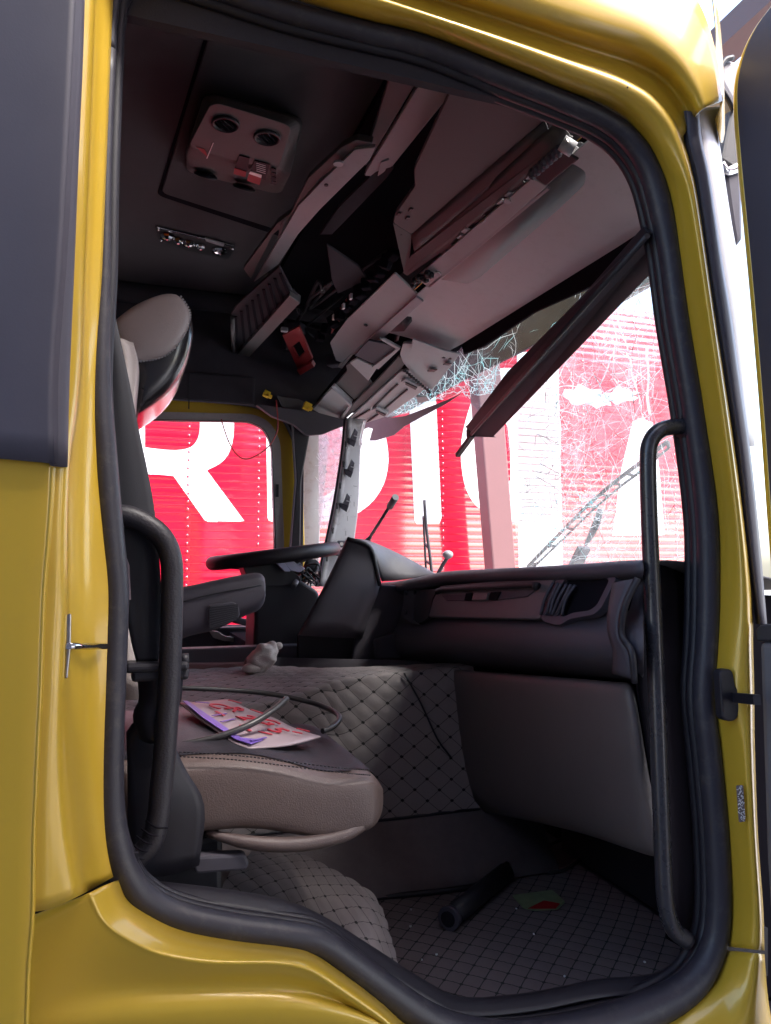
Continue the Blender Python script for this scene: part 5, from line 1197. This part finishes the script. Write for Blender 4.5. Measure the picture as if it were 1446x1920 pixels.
for a, b, c, d, m in ((366, 1324, 392, 1326, 'plate_violet'), (398, 1350, 424, 1346, 'plate_violet'), (414, 1362, 440, 1356, 'plate_violet'), (436, 1378, 470, 1372, 'plate_violet'), (470, 1398, 498, 1392, 'plate_violet'), (428, 1320, 452, 1326, 'plate_red'), (470, 1338, 500, 1348, 'plate_red'), (556, 1374, 580, 1380, 'plate_red'), (548, 1380, 566, 1384, 'plate_red'), (404, 1342, 420, 1350, 'plate_red'), (450, 1368, 470, 1380, 'plate_red'), (484, 1380, 510, 1386, 'plate_red')):
    A, B = PZ(a, b)+Vector((0, -.003, off+.002)), PZ(c, d)+Vector((0, -.003, off+.002)); MB().bar(A, B, .006, .0012).build("plate_print", m, pl_)
hz = empty("rubber_hose", Y(500, 1312, .5), "cut black rubber hose looped across the seat over the number plate", "hose", "cut hoses on the seat")
tube("hose_arc", [Y(228, 1300, .62), Y(300, 1290, .66), Y(400, 1292, .70), Y(500, 1300, .70), Y(580, 1316, .64), Y(622, 1332, .56), Y(637, 1346, .50), Y(626, 1362, .46), Y(605, 1371, .44)], .0062, 'hose', hz, n=6, seg=10)
hz2 = empty("rubber_hose", Y(440, 1370, .3), "short cut length of black hose slanting across the number plate", "hose", "cut hoses on the seat")
tube("hose_length", [Y(330, 1398, .32), Y(372, 1390, .32), Y(420, 1378, .32), Y(470, 1358, .33), Y(510, 1334, .36), Y(538, 1310, .40)], .0066, 'hose', hz2, n=6, seg=10)

rg = empty("rag", Y(492, 1250, 1.35), "crumpled dirty white rag lying on the engine cover", "rag")
b = MB(); c = Y(492, 1232, 1.35); b.ball(c, .046, .05, .050, u=32, v=22)
for v in b.v:
    d = v-c; k = 1+.13*sin(d.x*60+d.z*50)*sin(d.z*70+d.x*40+1)+.05*sin(d.y*150+d.x*160)+.03*sin(d.z*260+d.x*90); v.xyz = c+d*k+Vector((d.z*.45, 0, 0))
b.ball(c+Vector((.052, -.01, .036)), .014, .014, .012, u=10, v=8); b.ball(c+Vector((-.034, -.02, -.032)), .036, .03, .018, u=14, v=8)
b.build("rag_folds", 'cloth', rg, smooth=True)
pk = empty("pink_scrap", Y(465, 1244, 1.4), "small pink plastic scrap beside the white rag", "scrap")
plate("scrap_sheet", Ys(1.4, (455, 1250), (462, 1234), (474, 1230), (478, 1246), (466, 1254)), 'post', pk, t=.01, bevel=.002)
bd = empty("thin_board", Y(360, 1250, 1.5), "thin pinkish board lying along the far edge of the quilted cover", "board")
plate("board_slab", Ys(1.48, (236, 1247), (470, 1244), (505, 1250), (505, 1255), (236, 1256)), 'post', bd, t=.05, bevel=.002)

tq = empty("tube_tool", Z(890, 1670, FZ), "dark hollow tube lying on the floor mat beside the packet", "pipe")
ta, tb = Z(842, 1722, FZ+.03), Z(948, 1636, FZ+.03)
tube("pipe_body", [ta, tb], .026, 'black', tq, n=1, seg=16)
tube("pipe_collar", [ta+(ta-tb).normalized()*.004, ta-(ta-tb).normalized()*.012], .029, 'clad', tq, n=1, seg=16)
MB().disc(ta+(ta-tb).normalized()*.005, (ta-tb), .019, .002, 16).build("pipe_bore", 'glassdark', tq)
tube("pipe_tail", [tb, Z(952, 1610, FZ+.04), Z(960, 1590, FZ+.06), Z(985, 1560, FZ+.08)], [.012, .010, .008, .007], 'black', tq, n=5, seg=8)
cbl = empty("cable_loop", Z(1040, 1600, FZ), "black cable loop lying at the front of the footwell", "cable")
tube("cable_strand", [Z(a, b, FZ+.008) for a, b in ((1090, 1575), (1060, 1572), (1020, 1590), (1002, 1612), (1012, 1632), (1050, 1634), (1085, 1612), (1104, 1590), (1140, 1580))], .006, 'hose', cbl, n=5, seg=8)
pkt = empty("packet", Z(1010, 1690, FZ), "small flat green and red paper packet on the floor mat", "packet")
pz = FZ+.008
plate("packet_sheet", rnd(Zs(pz, (960, 1678), (1036, 1668), (1060, 1690), (1046, 1704), (1000, 1706), (982, 1702)), .006, 2), 'paper_green', pkt, t=.003, bevel=.001)
plate("packet_print", Zs(pz+.0025, (990, 1703), (1020, 1688), (1050, 1694), (1042, 1703)), 'redplastic', pkt, t=.001, bevel=0)
